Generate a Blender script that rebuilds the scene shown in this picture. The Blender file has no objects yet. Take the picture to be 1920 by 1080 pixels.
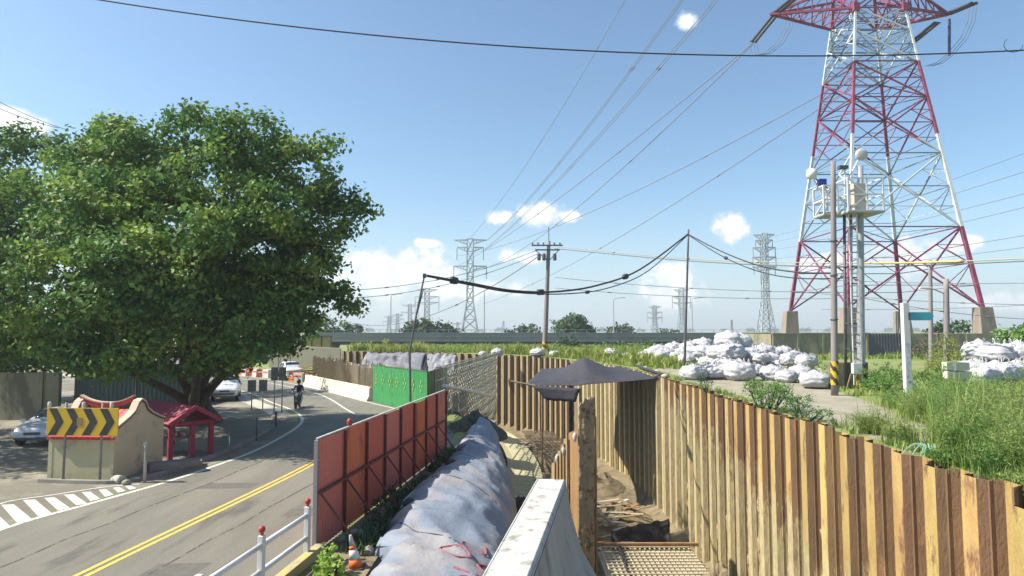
import bpy, bmesh, math, random
import numpy as np
from mathutils import Vector, Matrix, noise
from mathutils.geometry import tessellate_polygon

SC = bpy.context.scene
COL = SC.collection
R = math.radians

# ------------------------------------------------------------------ camera, sky, sun, exposure
CAM_H = 5.0
FPX = 1200.0                       # focal length in pixels of the 1920 px wide photograph
PITCH = math.atan(78 / FPX)
cam_d = bpy.data.cameras.new('camera')
cam = bpy.data.objects.new('camera', cam_d)
COL.objects.link(cam)
cam.location = (0, 0, CAM_H)
cam.rotation_euler = (R(90) + PITCH, 0, 0)
cam_d.sensor_width = 36
cam_d.lens = 36 * FPX / 1920
cam_d.clip_start = 0.1
cam_d.clip_end = 6000
SC.camera = cam

SUN_EL, SUN_AZ_FWD = 47.0, -4.0     # elevation; degrees ahead of straight left
sd = bpy.data.lights.new('sun', 'SUN')
sd.energy = 4.9
sd.angle = R(0.55)
sd.color = (1.0, 0.93, 0.80)
sun = bpy.data.objects.new('sun', sd)
COL.objects.link(sun)
to_sun = Vector((-math.cos(R(SUN_EL)) * math.cos(R(SUN_AZ_FWD)),
                 math.cos(R(SUN_EL)) * math.sin(R(SUN_AZ_FWD)), math.sin(R(SUN_EL))))
sun.rotation_euler = to_sun.to_track_quat('Z', 'Y').to_euler()
sun.location = to_sun * 60

SC.view_settings.view_transform = 'Standard'
SC.view_settings.look = 'None'
SC.view_settings.gamma = 1
SC.view_settings.exposure = 0.97

def ray(px, py):
    u = (px - 960) / FPX; v = (540 - py) / FPX
    c, s = math.cos(PITCH), math.sin(PITCH)
    return Vector((u, c - s * v, s + c * v))
def gp(px, py, z=0.0):             # where the sight line of a picture point meets level z
    r = ray(px, py); t = (z - CAM_H) / r.z
    return Vector((r.x * t, r.y * t, z))
def dp(px, py, d):                 # the point of a sight line at distance d ahead
    r = ray(px, py); t = d / r.y
    return Vector((r.x * t, d, CAM_H + r.z * t))

# ---- world: Nishita sky with cumulus low over the plain
W = bpy.data.worlds.new('World'); SC.world = W; W.use_nodes = True
wn, wl = W.node_tree.nodes, W.node_tree.links
wn.clear()
def N(t, **k):
    n = wn.new(t)
    for a, b in k.items(): setattr(n, a, b)
    return n
def wmath(op, a, b=None, c=None, clamp=False):
    n = N('ShaderNodeMath', operation=op, use_clamp=clamp)
    for i, v in enumerate((a, b, c)):
        if v is None: continue
        if isinstance(v, (int, float)): n.inputs[i].default_value = v
        else: wl.new(v, n.inputs[i])
    return n.outputs[0]
sky = N('ShaderNodeTexSky', sky_type='NISHITA', sun_disc=False)
sky.sun_elevation = R(SUN_EL); sky.sun_rotation = R(-90 + SUN_AZ_FWD)
sky.altitude = 0; sky.air_density = 1.0; sky.dust_density = 1.2; sky.ozone_density = 1.4
tc = N('ShaderNodeTexCoord')
sep = N('ShaderNodeSeparateXYZ'); wl.new(tc.outputs['Generated'], sep.inputs[0])
zz = sep.outputs['Z']
nz = N('ShaderNodeTexNoise'); nz.inputs['Scale'].default_value = 26; nz.inputs['Detail'].default_value = 10; nz.inputs['Roughness'].default_value = 0.66
wl.new(tc.outputs['Generated'], nz.inputs['Vector'])
mp = N('ShaderNodeMapping'); mp.inputs['Scale'].default_value = (1, 1, 3.2)
wl.new(tc.outputs['Generated'], mp.inputs['Vector'])
nb = N('ShaderNodeTexNoise'); nb.inputs['Scale'].default_value = 5.5; nb.inputs['Detail'].default_value = 8; nb.inputs['Roughness'].default_value = 0.58
wl.new(mp.outputs[0], nb.inputs['Vector'])
cl = None
for (cx, cy, w_, h_) in [(1020, 404, 42, 24), (1068, 407, 24, 12), (1371, 428, 32, 28), (1287, 40, 20, 17), (932, 406, 24, 14),
                         (735, 500, 130, 40), (690, 530, 100, 40), (780, 520, 110, 30), (860, 540, 120, 22), (1262, 520, 52, 26), (1262, 556, 70, 30), (1800, 458, 34, 26), (1690, 478, 90, 36),
                         (25, 228, 55, 24), (1560, 492, 60, 26), (1890, 566, 90, 20), (980, 480, 60, 14), (800, 455, 26, 10)]:
    d0 = ray(cx, cy).normalized()
    s1 = N('ShaderNodeVectorMath', operation='SUBTRACT'); wl.new(tc.outputs['Generated'], s1.inputs[0]); s1.inputs[1].default_value = d0
    k = d0.y
    sxy = FPX / (w_ * 1.0) / k; sz = FPX / h_ / k
    s2 = N('ShaderNodeVectorMath', operation='MULTIPLY'); wl.new(s1.outputs[0], s2.inputs[0]); s2.inputs[1].default_value = (sxy, sxy, sz)
    s3 = N('ShaderNodeVectorMath', operation='LENGTH'); wl.new(s2.outputs[0], s3.inputs[0])
    m = wmath('MULTIPLY_ADD', nz.outputs[0], 2.7, wmath('SUBTRACT', -0.12, s3.outputs['Value']))
    cl = m if cl is None else wmath('MAXIMUM', cl, m)
blob = wmath('MULTIPLY', wmath('MULTIPLY_ADD', cl, 1.9, -0.1, clamp=True), 0.88)
# soft low bank of cloud near the horizon
bandm = wmath('MULTIPLY_ADD', zz, -6.5, 1.25, clamp=True)
bank = wmath('MULTIPLY', wmath('MULTIPLY_ADD', nb.outputs[0], 3.2, -1.28, clamp=True), bandm)
bank = wmath('MULTIPLY', bank, 0.8)
hz = wmath('MULTIPLY', wmath('MULTIPLY_ADD', zz, -5.0, 1.0, clamp=True), 0.62)
bank = wmath('MAXIMUM', bank, hz)
mask = wmath('MAXIMUM', blob, bank)
shade = N('ShaderNodeMixRGB'); shade.inputs[1].default_value = (4.3, 5.1, 5.9, 1); shade.inputs[2].default_value = (8.4, 8.2, 8.0, 1)
wl.new(wmath('MULTIPLY', blob, wmath('MULTIPLY_ADD', nz.outputs[0], 3.0, -0.7, clamp=True)), shade.inputs[0])
mix = N('ShaderNodeMixRGB'); wl.new(mask, mix.inputs[0])
tint = N('ShaderNodeMixRGB', blend_type='MULTIPLY'); tint.inputs[0].default_value = 1; tint.inputs[2].default_value = (1.0, 1.18, 1.22, 1)
wl.new(sky.outputs[0], tint.inputs[1]); wl.new(tint.outputs[0], mix.inputs[1]); wl.new(shade.outputs[0], mix.inputs[2])
bg = N('ShaderNodeBackground'); bg.inputs['Strength'].default_value = 0.08
wl.new(mix.outputs[0], bg.inputs[0])
wo = N('ShaderNodeOutputWorld'); wl.new(bg.outputs[0], wo.inputs[0])

# ------------------------------------------------------------------ materials
MATS = {}
def srgb(r, g, b):
    f = lambda c: ((c / 255 + 0.055) / 1.055) ** 2.4 if c > 10 else c / 255 / 12.92
    return (f(r), f(g), f(b))
def material(name, c1, c2=None, scale=3.0, rough=0.8, bump=0.0, bscale=None, metal=0.0, detail=6, stretch=None,
             c3=None, s3=0.7, t3=0.55, islandvar=0.0, objvar=0.0, transl=0.0, spec=0.4, zdirt=None, coat=0.0):
    """principled surface with two noise-mixed tones, optional patches of a third, bump, per-object or per-leaf variation"""
    if name in MATS: return MATS[name]
    m = bpy.data.materials.new(name); m.use_nodes = True
    nt = m.node_tree; n = nt.nodes; L = nt.links
    bs = n['Principled BSDF']; out = n['Material Output']
    bs.inputs['Roughness'].default_value = rough
    bs.inputs['Metallic'].default_value = metal
    bs.inputs['Specular IOR Level'].default_value = spec
    if coat: bs.inputs['Coat Weight'].default_value = coat
    c2 = c2 or c1
    g = n.new('ShaderNodeNewGeometry')
    mp = n.new('ShaderNodeMapping'); L.new(g.outputs['Position'], mp.inputs[0])
    if stretch: mp.inputs['Scale'].default_value = stretch
    def tex(sc, d=detail, ro=0.6):
        t = n.new('ShaderNodeTexNoise'); t.inputs['Scale'].default_value = sc; t.inputs['Detail'].default_value = d
        t.inputs['Roughness'].default_value = ro; L.new(mp.outputs[0], t.inputs['Vector']); return t
    def mth(op, a, b, clamp=True):
        x = n.new('ShaderNodeMath'); x.operation = op; x.use_clamp = clamp
        for i, v in enumerate((a, b)):
            if isinstance(v, (int, float)): x.inputs[i].default_value = v
            else: L.new(v, x.inputs[i])
        return x.outputs[0]
    def ramp(fac, lo, hi):
        r = n.new('ShaderNodeMapRange'); r.inputs['From Min'].default_value = lo; r.inputs['From Max'].default_value = hi
        L.new(fac, r.inputs['Value']); return r.outputs[0]
    def mixc(fac, a, b):
        x = n.new('ShaderNodeMixRGB')
        for i, v in ((0, fac), (1, a), (2, b)):
            if isinstance(v, float): x.inputs[i].default_value = v
            elif isinstance(v, tuple): x.inputs[i].default_value = (*v[:3], 1)
            else: L.new(v, x.inputs[i])
        return x.outputs[0]
    t1 = tex(scale)
    col = mixc(ramp(t1.outputs[0], 0.33, 0.67), tuple(c1), tuple(c2))
    if c3 is not None:
        t3n = tex(s3, 7, 0.65)
        col = mixc(ramp(t3n.outputs[0], t3 - 0.05, t3 + 0.05), col, tuple(c3))
    if zdirt:                                      # caked dirt up to an uneven height: (z0, z1, colour)
        z0, z1, zc = zdirt
        sp = n.new('ShaderNodeSeparateXYZ'); L.new(g.outputs['Position'], sp.inputs[0])
        tz = tex(1.3, 6, 0.7)
        spz = mth('SUBTRACT', sp.outputs[2], mth('MULTIPLY', mth('SUBTRACT', sp.outputs[1], 18.0, False), .2, False), False)
        tf = tex(7.0, 8, 0.75)
        zz_ = mth('ADD', spz, mth('MULTIPLY', mth('SUBTRACT', tz.outputs[0], 0.5, False), (z1 - z0) * 3.0, False), False)
        zz_ = mth('ADD', zz_, mth('MULTIPLY', mth('SUBTRACT', tf.outputs[0], 0.5, False), 5.5, False), False)
        zcol = mixc(ramp(tf.outputs[0], .42, .58), tuple(zc), tuple(q * .72 for q in zc))
        col = mixc(ramp(zz_, (z0 + z1) / 2 + .45, (z0 + z1) / 2 - .45), col, zcol)
    if islandvar or objvar:
        if islandvar: rnd = g.outputs['Random Per Island']; amt = islandvar
        else:
            oi = n.new('ShaderNodeObjectInfo'); rnd = oi.outputs['Random']; amt = objvar
        hs = n.new('ShaderNodeHueSaturation')
        L.new(col, hs.inputs['Color'])
        L.new(mth('ADD', mth('MULTIPLY', rnd, amt, False), 1 - amt / 2, False), hs.inputs['Value'])
        r2 = mth('FRACT', mth('MULTIPLY', rnd, 17.3, False), 0, False)
        L.new(mth('ADD', mth('MULTIPLY', r2, amt * 0.06, False), 0.5 - amt * 0.03, False), hs.inputs['Hue'])
        col = hs.outputs[0]
    if isinstance(col, tuple): bs.inputs['Base Color'].default_value = (*col, 1)
    else: L.new(col, bs.inputs['Base Color'])
    if bump:
        tb = tex(bscale or scale * 4, 8, 0.65)
        b = n.new('ShaderNodeBump'); b.inputs['Strength'].default_value = min(1, bump); b.inputs['Distance'].default_value = 0.05 * max(1, bump)
        L.new(tb.outputs[0], b.inputs['Height']); L.new(b.outputs[0], bs.inputs['Normal'])
    if transl:
        tr = n.new('ShaderNodeBsdfTranslucent'); L.new(col, tr.inputs[0])
        mx = n.new('ShaderNodeMixShader'); mx.inputs[0].default_value = transl
        L.new(bs.outputs[0], mx.inputs[1]); L.new(tr.outputs[0], mx.inputs[2]); L.new(mx.outputs[0], out.inputs[0])
    MATS[name] = m
    return m
M = material
asphalt = M('asphalt', (.135, .13, .108), (.185, .175, .145), 0.9, .88, .5, 60, stretch=(1, .22, 1), c3=(.10, .096, .082), s3=1.1, t3=.62)
asphalt_old = M('old_asphalt', (.14, .125, .10), (.18, .165, .13), .5, .92, .5, 40, c3=(.26, .24, .19), s3=.3)
paint_w = M('road_white', (.60, .585, .55), (.45, .44, .40), 6, .8, c3=(.22, .21, .18), s3=7, t3=.60)
paint_y = M('road_yellow', (.62, .44, .08), (.50, .36, .08), 6, .8, c3=(.24, .2, .1), s3=7, t3=.62)
earth = M('earth', (.16, .125, .08), (.25, .20, .125), 1.1, .95, .9, 9, c3=(.09, .07, .05), s3=1.6, t3=.58)
mud = M('trench_mud', (.15, .118, .07), (.23, .18, .105), 1.0, .92, 1.4, 5, c3=(.12, .095, .06), s3=1.5, t3=.55)
soil_dark = M('damp_soil', (.05, .043, .032), (.10, .085, .06), 2.0, .95, 1.5, 8)
gravel = M('gravel', (.26, .235, .18), (.34, .31, .24), 1.5, .95, .9, 30, c3=(.22, .21, .13), s3=.6, t3=.58)
field = M('field_soil', (.14, .17, .05), (.20, .24, .07), .4, .95, .6, 6, c3=(.24, .2, .11), s3=.25, t3=.6)
concrete = M('concrete', (.36, .34, .29), (.46, .44, .38), 1.6, .88, .35, 24, c3=(.2, .19, .15), s3=1.1, t3=.62)
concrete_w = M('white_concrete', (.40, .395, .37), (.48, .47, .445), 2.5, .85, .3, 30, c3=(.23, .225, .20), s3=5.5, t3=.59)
concrete_g = M('parapet_side_shaded', (.25, .25, .235), (.33, .33, .315), 1.6, .88, .3, 20, stretch=(1, 1, .3), c3=(.19, .185, .17), s3=2.6, t3=.6)  # darker concrete, the shade of the side put into the colour
wall_cream = M('cream_render', (.42, .39, .24), (.47, .43, .27), 1.5, .85, .1, 20, c3=(.30, .27, .18), s3=1.6, t3=.62)
wall_old = M('stained_concrete', (.20, .185, .125), (.28, .26, .18), 1.1, .9, .4, 12, stretch=(1, 1, .35), c3=(.13, .125, .09), s3=.8, t3=.56)
pier_c = M('pier_concrete', (.20, .17, .14), (.27, .23, .18), 1.2, .9, .3, 10, stretch=(1, 1, .3), c3=(.16, .13, .11), s3=.9, t3=.6)
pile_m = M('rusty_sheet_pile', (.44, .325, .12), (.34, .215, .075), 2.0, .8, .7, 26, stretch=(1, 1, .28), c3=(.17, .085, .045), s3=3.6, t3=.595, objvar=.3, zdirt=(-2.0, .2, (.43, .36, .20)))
pile_web = M('shaded_pile_web', (.13, .075, .042), (.185, .11, .055), 1.4, .85, .6, 20, stretch=(1, 1, .28), c3=(.28, .16, .07), s3=1.6, t3=.64, objvar=.35, zdirt=(-2.8, -.6, (.31, .25, .135)))  # dark rust, with the shade of the webs put into the colour
pile_far = M('far_sheet_pile', (.36, .26, .12), (.28, .18, .08), .9, .85, .5, 12, stretch=(1, 1, .3), c3=(.2, .13, .07), s3=1.2, t3=.55, objvar=.35, zdirt=(8.0, 10.0, (.31, .23, .12)))
mudcake = M('caked_mud', (.36, .28, .165), (.28, .205, .12), 3, .95, 1.6, 7, c3=(.13, .085, .05), s3=4.5, t3=.58)
brown_steel = M('brown_steel', (.22, .12, .05), (.30, .18, .08), 2, .85, .3, 20, stretch=(1, 1, .3))
red_a = M('faded_red_steel', (.54, .145, .10), (.57, .17, .13), 1.5, .6, .1, 14, stretch=(1, 1, .25), c3=(.25, .08, .07), s3=1.5, t3=.63)
red_b = M('orange_red_steel', (.62, .165, .07), (.56, .13, .06), 1.5, .6, .1, 14, stretch=(1, 1, .25), c3=(.33, .08, .05), s3=1.5, t3=.6)
red_c = M('dull_red_steel', (.56, .125, .08), (.50, .11, .075), 1.5, .6, .1, 14, stretch=(1, 1, .25))
dark_red = M('dark_red_bar', (.10, .022, .02), (.14, .03, .025), 4, .6)
lip = M('grey_capping', (.55, .50, .46), (.40, .36, .32), 5, .6)
green_p = M('green_steel', (.03, .21, .065), (.04, .26, .08), 1, .5, c3=(.03, .22, .08), s3=1, t3=.62)
green_d = M('dark_green_steel', (.07, .12, .05), (.12, .14, .07), 2, .6)
motif_m = M('yellow_motif', (.34, .36, .09), (.2, .34, .09), 4, .6)
tarp_blue = M('blue_white_tarp', (.19, .225, .28), (.155, .185, .24), 1.6, .65, .5, 7, c3=(.26, .25, .26), s3=.5, t3=.52)
tarp_dark = M('charcoal_tarp', (.030, .029, .038), (.044, .042, .054), 2.5, .7, .5, 6, transl=.05)
tarp_silver = M('silver_tarp', (.24, .24, .26), (.13, .13, .155), 1.4, .55, .8, 4, c3=(.06, .06, .07), s3=.9, t3=.6)
net_black = M('black_netting', (.035, .032, .035), (.065, .055, .055), 6, .9, 1.4, 20)
redink = M('red_marker_paint', (.24, .05, .07), (.30, .10, .12), 12, .8)
steel = M('galvanised_steel', (.27, .28, .30), (.35, .36, .38), 3, .5, metal=.2)
steel_far = M('distant_galvanised_steel', (.30, .33, .37), (.36, .39, .42), 3, .7)
steel_dark = M('dark_steel', (.06, .06, .07), (.10, .10, .11), 4, .5)
tower_red = M('tower_red_paint', (.20, .04, .085), (.27, .075, .12), 1.2, .7, spec=.2)
tower_white = M('tower_white_paint', (.46, .50, .54), (.58, .61, .64), 1.2, .5)
tower_rib = M('tower_white_shade_brace', (.13, .17, .20), (.2, .24, .27), 1, .6)  # white paint darkened, so the bracing carries its shade in colour
yellow = M('yellow_paint', (.58, .38, .02), (.52, .33, .02), 4, .5, c3=(.5, .33, .05), s3=3, t3=.68)
black = M('black_paint', (.022, .02, .02), (.05, .045, .04), 5, .6)
cable_m = M('black_cable', (.02, .022, .025), (.035, .035, .04), 2, .6)
wire_m = M('grey_conductor', (.12, .14, .16), (.16, .18, .20), 1, .6)
cable_y = M('yellow_sleeve', (.55, .40, .10), (.48, .36, .14), 2, .6)
pole_c = M('concrete_pole', (.24, .215, .21), (.19, .17, .175), 1.0, .85, .15, 20, stretch=(1, 1, .2))
white_p = M('white_paint', (.62, .61, .60), (.55, .54, .53), 3, .5, c3=(.48, .46, .42), s3=5, t3=.70)
red_cap = M('red_cap', (.40, .03, .025), (.30, .03, .025), 6, .5)
shrine_red = M('temple_red', (.46, .055, .05), (.38, .045, .045), 3, .55)
canopy_red = M('canopy_crimson', (.20, .018, .04), (.25, .025, .055), 2, .55, .2, 8)
trim_pale = M('pale_trim', (.55, .40, .30), (.5, .36, .27), 4, .7)
trim_dark = M('dark_trim', (.07, .055, .05), (.1, .08, .07), 4, .7)
orange = M('cone_orange', (.62, .13, .03), (.66, .13, .03), 5, .55)
teal = M('teal_sign', (.06, .33, .42), (.07, .36, .45), 2, .45)
navy = M('navy_sign', (.03, .03, .30), (.04, .04, .33), 2, .45)
bark = M('bark', (.075, .06, .045), (.13, .105, .08), 3, .95, 1.2, 12, stretch=(1, 1, .3))
leaf_tree = M('banyan_leaf', (.05, .13, .03), (.11, .22, .045), .5, .6, c3=(.22, .32, .055), s3=.42, t3=.54, islandvar=.6, transl=.32, spec=.25)
leaf_dark = M('shade_leaf', (.03, .07, .02), (.05, .10, .03), .35, .5, islandvar=.6, transl=.2)
leaf_far = M('far_leaf', (.06, .12, .045), (.09, .16, .055), .3, .7, islandvar=.5, transl=.2)
leaf_bush = M('bush_leaf', (.10, .22, .045), (.16, .28, .06), 1.5, .6, islandvar=.6, transl=.35)
leaf_lime = M('lime_leaf', (.25, .40, .06), (.32, .44, .09), 1.5, .6, islandvar=.5, transl=.4)
leaf_wisp = M('wispy_weed', (.20, .30, .075), (.30, .38, .12), 1.2, .65, islandvar=.6, transl=.4)
leaf_yellow = M('yellow_weed', (.28, .30, .06), (.22, .28, .06), 1.5, .65, islandvar=.5, transl=.4)
grass_m = M('grass_blade', (.15, .24, .04), (.28, .33, .075), .25, .7, islandvar=.5, transl=.4)
bag_m = M('woven_white_bag', (.44, .44, .46), (.34, .34, .37), 3, .6, .7, 7, objvar=.12, c3=(.48, .45, .42), s3=1.6, t3=.68)
bag_dark = M('torn_bag', (.10, .10, .12), (.2, .2, .22), 3, .7, .5, 8)
car_white = M('white_car_paint', (.56, .57, .62), (.58, .59, .64), 1, .25, coat=.6)
car_blue = M('blue_car_paint', (.06, .10, .24), (.08, .12, .27), 1, .3, coat=.6)
glass_m = M('car_glass', (.02, .025, .035), (.03, .035, .045), 1, .08, spec=.8)
rubber = M('rubber', (.02, .02, .02), (.035, .035, .035), 5, .85)
chrome = M('chrome', (.6, .6, .62), (.65, .65, .68), 2, .2, metal=.9)
lamp_m = M('headlight_lens', (.75, .77, .8), (.8, .8, .82), 2, .1, spec=.8)
skin_m = M('skin', (.42, .25, .17), (.46, .28, .19), 8, .6)
jacket_m = M('navy_jacket', (.03, .04, .09), (.045, .055, .12), 10, .85)
trouser_m = M('dark_trousers', (.025, .028, .04), (.04, .04, .055), 10, .85)
helmet_m = M('dark_helmet', (.03, .03, .035), (.04, .04, .045), 5, .25)
scooter_m = M('scooter_body', (.10, .11, .14), (.13, .14, .18), 4, .3, coat=.4)
viad_m = M('viaduct_concrete', (.26, .28, .30), (.33, .35, .37), .12, .85, c3=(.2, .21, .23), s3=.1, t3=.6)
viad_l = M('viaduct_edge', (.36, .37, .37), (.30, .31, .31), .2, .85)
viad_d = M('viaduct_shaded_soffit', (.05, .055, .06), (.08, .08, .085), .2, .9)  # near-black tone paints the shadow under the deck
yellow_w = M('yellow_barrier', (.50, .42, .16), (.44, .37, .15), .6, .8)
rebar = M('rebar', (.20, .15, .10), (.30, .24, .16), 4, .8)
rebar_g = M('silver_mesh_steel', (.36, .36, .30), (.24, .24, .19), 2, .6)
roof_grey = M('grey_roof', (.22, .24, .27), (.28, .30, .33), 2, .6)
green_wall = M('green_grey_cladding', (.10, .14, .13), (.13, .17, .15), 1, .7, stretch=(1, 1, .3))
rock_m = M('rock', (.34, .32, .28), (.22, .2, .17), 4, .95, 1, 14)
wood = M('timber', (.26, .20, .12), (.18, .13, .08), 3, .85, .3, 20)
formwork = M('pale_formwork', (.42, .37, .29), (.34, .29, .21), .8, .85, .3, 8, stretch=(1, 1, .4), c3=(.28, .22, .15), s3=.9, t3=.6)

# ------------------------------------------------------------------ mesh kit
class MB:
    def __init__(s): s.v = []; s.f = []; s.mi = []; s.cur = 0
    def add(s, vs, fs):
        o = len(s.v); s.v += [tuple(v) for v in vs]; s.f += [tuple(i + o for i in f) for f in fs]; s.mi += [s.cur] * len(fs); return s
    def box(s, c, size, rz=0, rx=0, ry=0, taper=1.0):
        x, y, z = size[0] / 2, size[1] / 2, size[2] / 2
        m = Matrix.Translation(Vector(c)) @ Matrix.Rotation(rz, 4, 'Z') @ Matrix.Rotation(rx, 4, 'X') @ Matrix.Rotation(ry, 4, 'Y')
        vs = [m @ Vector((a * x * (taper if c_ > 0 else 1), b * y * (taper if c_ > 0 else 1), c_ * z)) for c_ in (-1, 1) for b in (-1, 1) for a in (-1, 1)]
        return s.add(vs, [(0, 2, 3, 1), (4, 5, 7, 6), (0, 1, 5, 4), (1, 3, 7, 5), (3, 2, 6, 7), (2, 0, 4, 6)])
    def bar(s, a, b, w, h=None, up=None):
        a, b = Vector(a), Vector(b); h = h or w
        d = (b - a)
        if d.length < 1e-6: return s
        d.normalize()
        up = Vector(up) if up else (Vector((0, 0, 1)) if abs(d.z) < .95 else Vector((0, 1, 0)))
        sd_ = d.cross(up).normalized(); up = sd_.cross(d)
        vs = [p + sd_ * (i * w / 2) + up * (j * h / 2) for p in (a, b) for (i, j) in ((-1, -1), (1, -1), (1, 1), (-1, 1))]
        return s.add(vs, [(0, 3, 2, 1), (4, 5, 6, 7), (0, 1, 5, 4), (1, 2, 6, 5), (2, 3, 7, 6), (3, 0, 4, 7)])
    def tube(s, pts, r, n=8, cap=True):
        pts = [Vector(p) for p in pts]; rr = r if isinstance(r, (list, tuple)) else [r] * len(pts)
        rings = []; last = None
        for i, p in enumerate(pts):
            d = (pts[min(i + 1, len(pts) - 1)] - pts[max(i - 1, 0)])
            d = d.normalized() if d.length > 1e-9 else Vector((0, 0, 1))
            if last is None:
                a = Vector((0, 0, 1)) if abs(d.z) < .9 else Vector((1, 0, 0))
                x = d.cross(a).normalized()
            else:
                x = last - d * last.dot(d); x = x.normalized() if x.length > 1e-6 else d.orthogonal().normalized()
            last = x; y = d.cross(x)
            rings.append([p + (x * math.cos(t) + y * math.sin(t)) * rr[i] for t in [2 * math.pi * k / n for k in range(n)]])
        vs = [v for ring in rings for v in ring]; fs = []
        for i in range(len(pts) - 1):
            for k in range(n):
                fs.append((i * n + k, i * n + (k + 1) % n, (i + 1) * n + (k + 1) % n, (i + 1) * n + k))
        if cap: fs.append(tuple(range(n - 1, -1, -1))); fs.append(tuple((len(pts) - 1) * n + k for k in range(n)))
        return s.add(vs, fs)
    def lathe(s, prof, c=(0, 0, 0), n=20, axis='Z', rz=0):
        vs = []; fs = []
        for (r_, z_) in prof:
            for k in range(n):
                t = 2 * math.pi * k / n
                v = Vector((r_ * math.cos(t), r_ * math.sin(t), z_))
                if axis == 'X': v = Vector((v.z, v.x, v.y))
                if axis == 'Y': v = Vector((v.x, v.z, -v.y))
                if rz: v = Matrix.Rotation(rz, 3, 'Z') @ v
                vs.append(v + Vector(c))
        for i in range(len(prof) - 1):
            for k in range(n): fs.append((i * n + k, i * n + (k + 1) % n, (i + 1) * n + (k + 1) % n, (i + 1) * n + k))
        fs.append(tuple(range(n - 1, -1, -1))); fs.append(tuple((len(prof) - 1) * n + k for k in range(n)))
        return s.add(vs, fs)
    def prism(s, poly, d0, d1, m=None):            # polygon in XZ extruded along Y, then moved by m
        m = m or Matrix.Identity(4); n = len(poly)
        vs = [m @ Vector((x, d0, z)) for x, z in poly] + [m @ Vector((x, d1, z)) for x, z in poly]
        tris = tessellate_polygon([[Vector((x, z, 0)) for x, z in poly]])
        fs = [tuple(t) for t in tris] + [tuple(i + n for i in reversed(t)) for t in tris]
        fs += [(i, (i + 1) % n, (i + 1) % n + n, i + n) for i in range(n)]
        return s.add(vs, fs)
    def grid(s, rows):
        n = len(rows[0]); vs = [p for r_ in rows for p in r_]
        return s.add(vs, [(i * n + j, i * n + j + 1, (i + 1) * n + j + 1, (i + 1) * n + j) for i in range(len(rows) - 1) for j in range(n - 1)])
    def build(s, name, mat, parent=None, smooth=False, off=None, bevel=0, fix=True, solid=0):
        me = bpy.data.meshes.new(name)
        vs = s.v
        if off is not None: vs = [(v[0] - off[0], v[1] - off[1], v[2] - off[2]) for v in vs]
        me.from_pydata(vs, [], s.f)
        for m_ in (mat if isinstance(mat, (list, tuple)) else [mat]): me.materials.append(m_)
        if any(s.mi): me.polygons.foreach_set('material_index', s.mi)
        if fix or bevel:
            bm = bmesh.new(); bm.from_mesh(me)
            if bevel:
                bmesh.ops.bevel(bm, geom=[e for e in bm.edges if e.is_manifold and e.calc_face_angle(0) > .5], offset=bevel, segments=2, affect='EDGES', profile=.6)
            bmesh.ops.recalc_face_normals(bm, faces=bm.faces); bm.to_mesh(me); bm.free()
        if smooth: me.polygons.foreach_set('use_smooth', [True] * len(me.polygons))
        o = bpy.data.objects.new(name, me); COL.objects.link(o)
        if solid:
            sm = o.modifiers.new('thickness', 'SOLIDIFY'); sm.thickness = solid; sm.offset = -1
        if parent is not None: o.parent = parent
        return o
def tag(o, label=None, cat=None, group=None, kind=None):
    if label: o['label'] = label
    if cat: o['category'] = cat
    if group: o['group'] = group
    if kind: o['kind'] = kind
    return o
def thing(name, label, cat, loc=(0, 0, 0), rz=0, group=None):
    o = bpy.data.objects.new(name, None); COL.objects.link(o); o.location = loc; o.rotation_euler = (0, 0, rz)
    o.empty_display_size = .2
    return tag(o, label, cat, group)
def dup(root, loc=None, rz=None, label=None, scale=None, group=None):
    r_ = root.copy(); COL.objects.link(r_)
    if loc is not None: r_.location = loc
    if rz is not None: r_.rotation_euler = (0, 0, rz)
    if scale is not None: r_.scale = scale if hasattr(scale, '__len__') else (scale,) * 3
    if label: r_['label'] = label
    if group: r_['group'] = group
    for ch in [c for c in list(root.children)]:
        c = ch.copy(); COL.objects.link(c); c.parent = r_
        for g in list(ch.children):
            d = g.copy(); COL.objects.link(d); d.parent = c
    return r_
def surface(name, pts, z, mat, kind='structure', holes=None, zs=None):
    loops = [[Vector((p[0], p[1], z)) for p in pts]] + [[Vector((p[0], p[1], z)) for p in h] for h in (holes or [])]
    vs = [v for l in loops for v in l]; tr = tessellate_polygon(loops)
    me = bpy.data.meshes.new(name); me.from_pydata([tuple(v) for v in vs], [], [tuple(t) for t in tr])
    bm = bmesh.new(); bm.from_mesh(me); bmesh.ops.recalc_face_normals(bm, faces=bm.faces)
    for f in bm.faces:
        if f.normal.z < 0: f.normal_flip()
    bm.to_mesh(me); bm.free()
    me.materials.append(mat); o = bpy.data.objects.new(name, me); COL.objects.link(o)
    return tag(o, kind=kind)
def smoothline(pts, n=8):
    P = [Vector((p[0], p[1], p[2] if len(p) > 2 else 0)) for p in pts]; out = []
    for i in range(len(P) - 1):
        p0, p1, p2, p3 = P[max(i - 1, 0)], P[i], P[i + 1], P[min(i + 2, len(P) - 1)]
        for k in range(n):
            t = k / n
            out.append(.5 * ((2 * p1) + (p2 - p0) * t + (2 * p0 - 5 * p1 + 4 * p2 - p3) * t * t + (3 * p1 - p0 - 3 * p2 + p3) * t ** 3))
    out.append(P[-1]); return out
def resample(P, step):
    out = [P[0].copy()]; acc = 0
    for i in range(len(P) - 1):
        a, b = P[i], P[i + 1]; L_ = (b - a).length; s = step - acc
        while s <= L_:
            out.append(a.lerp(b, s / L_)); s += step
        acc = L_ - (s - step)
    return out
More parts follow.
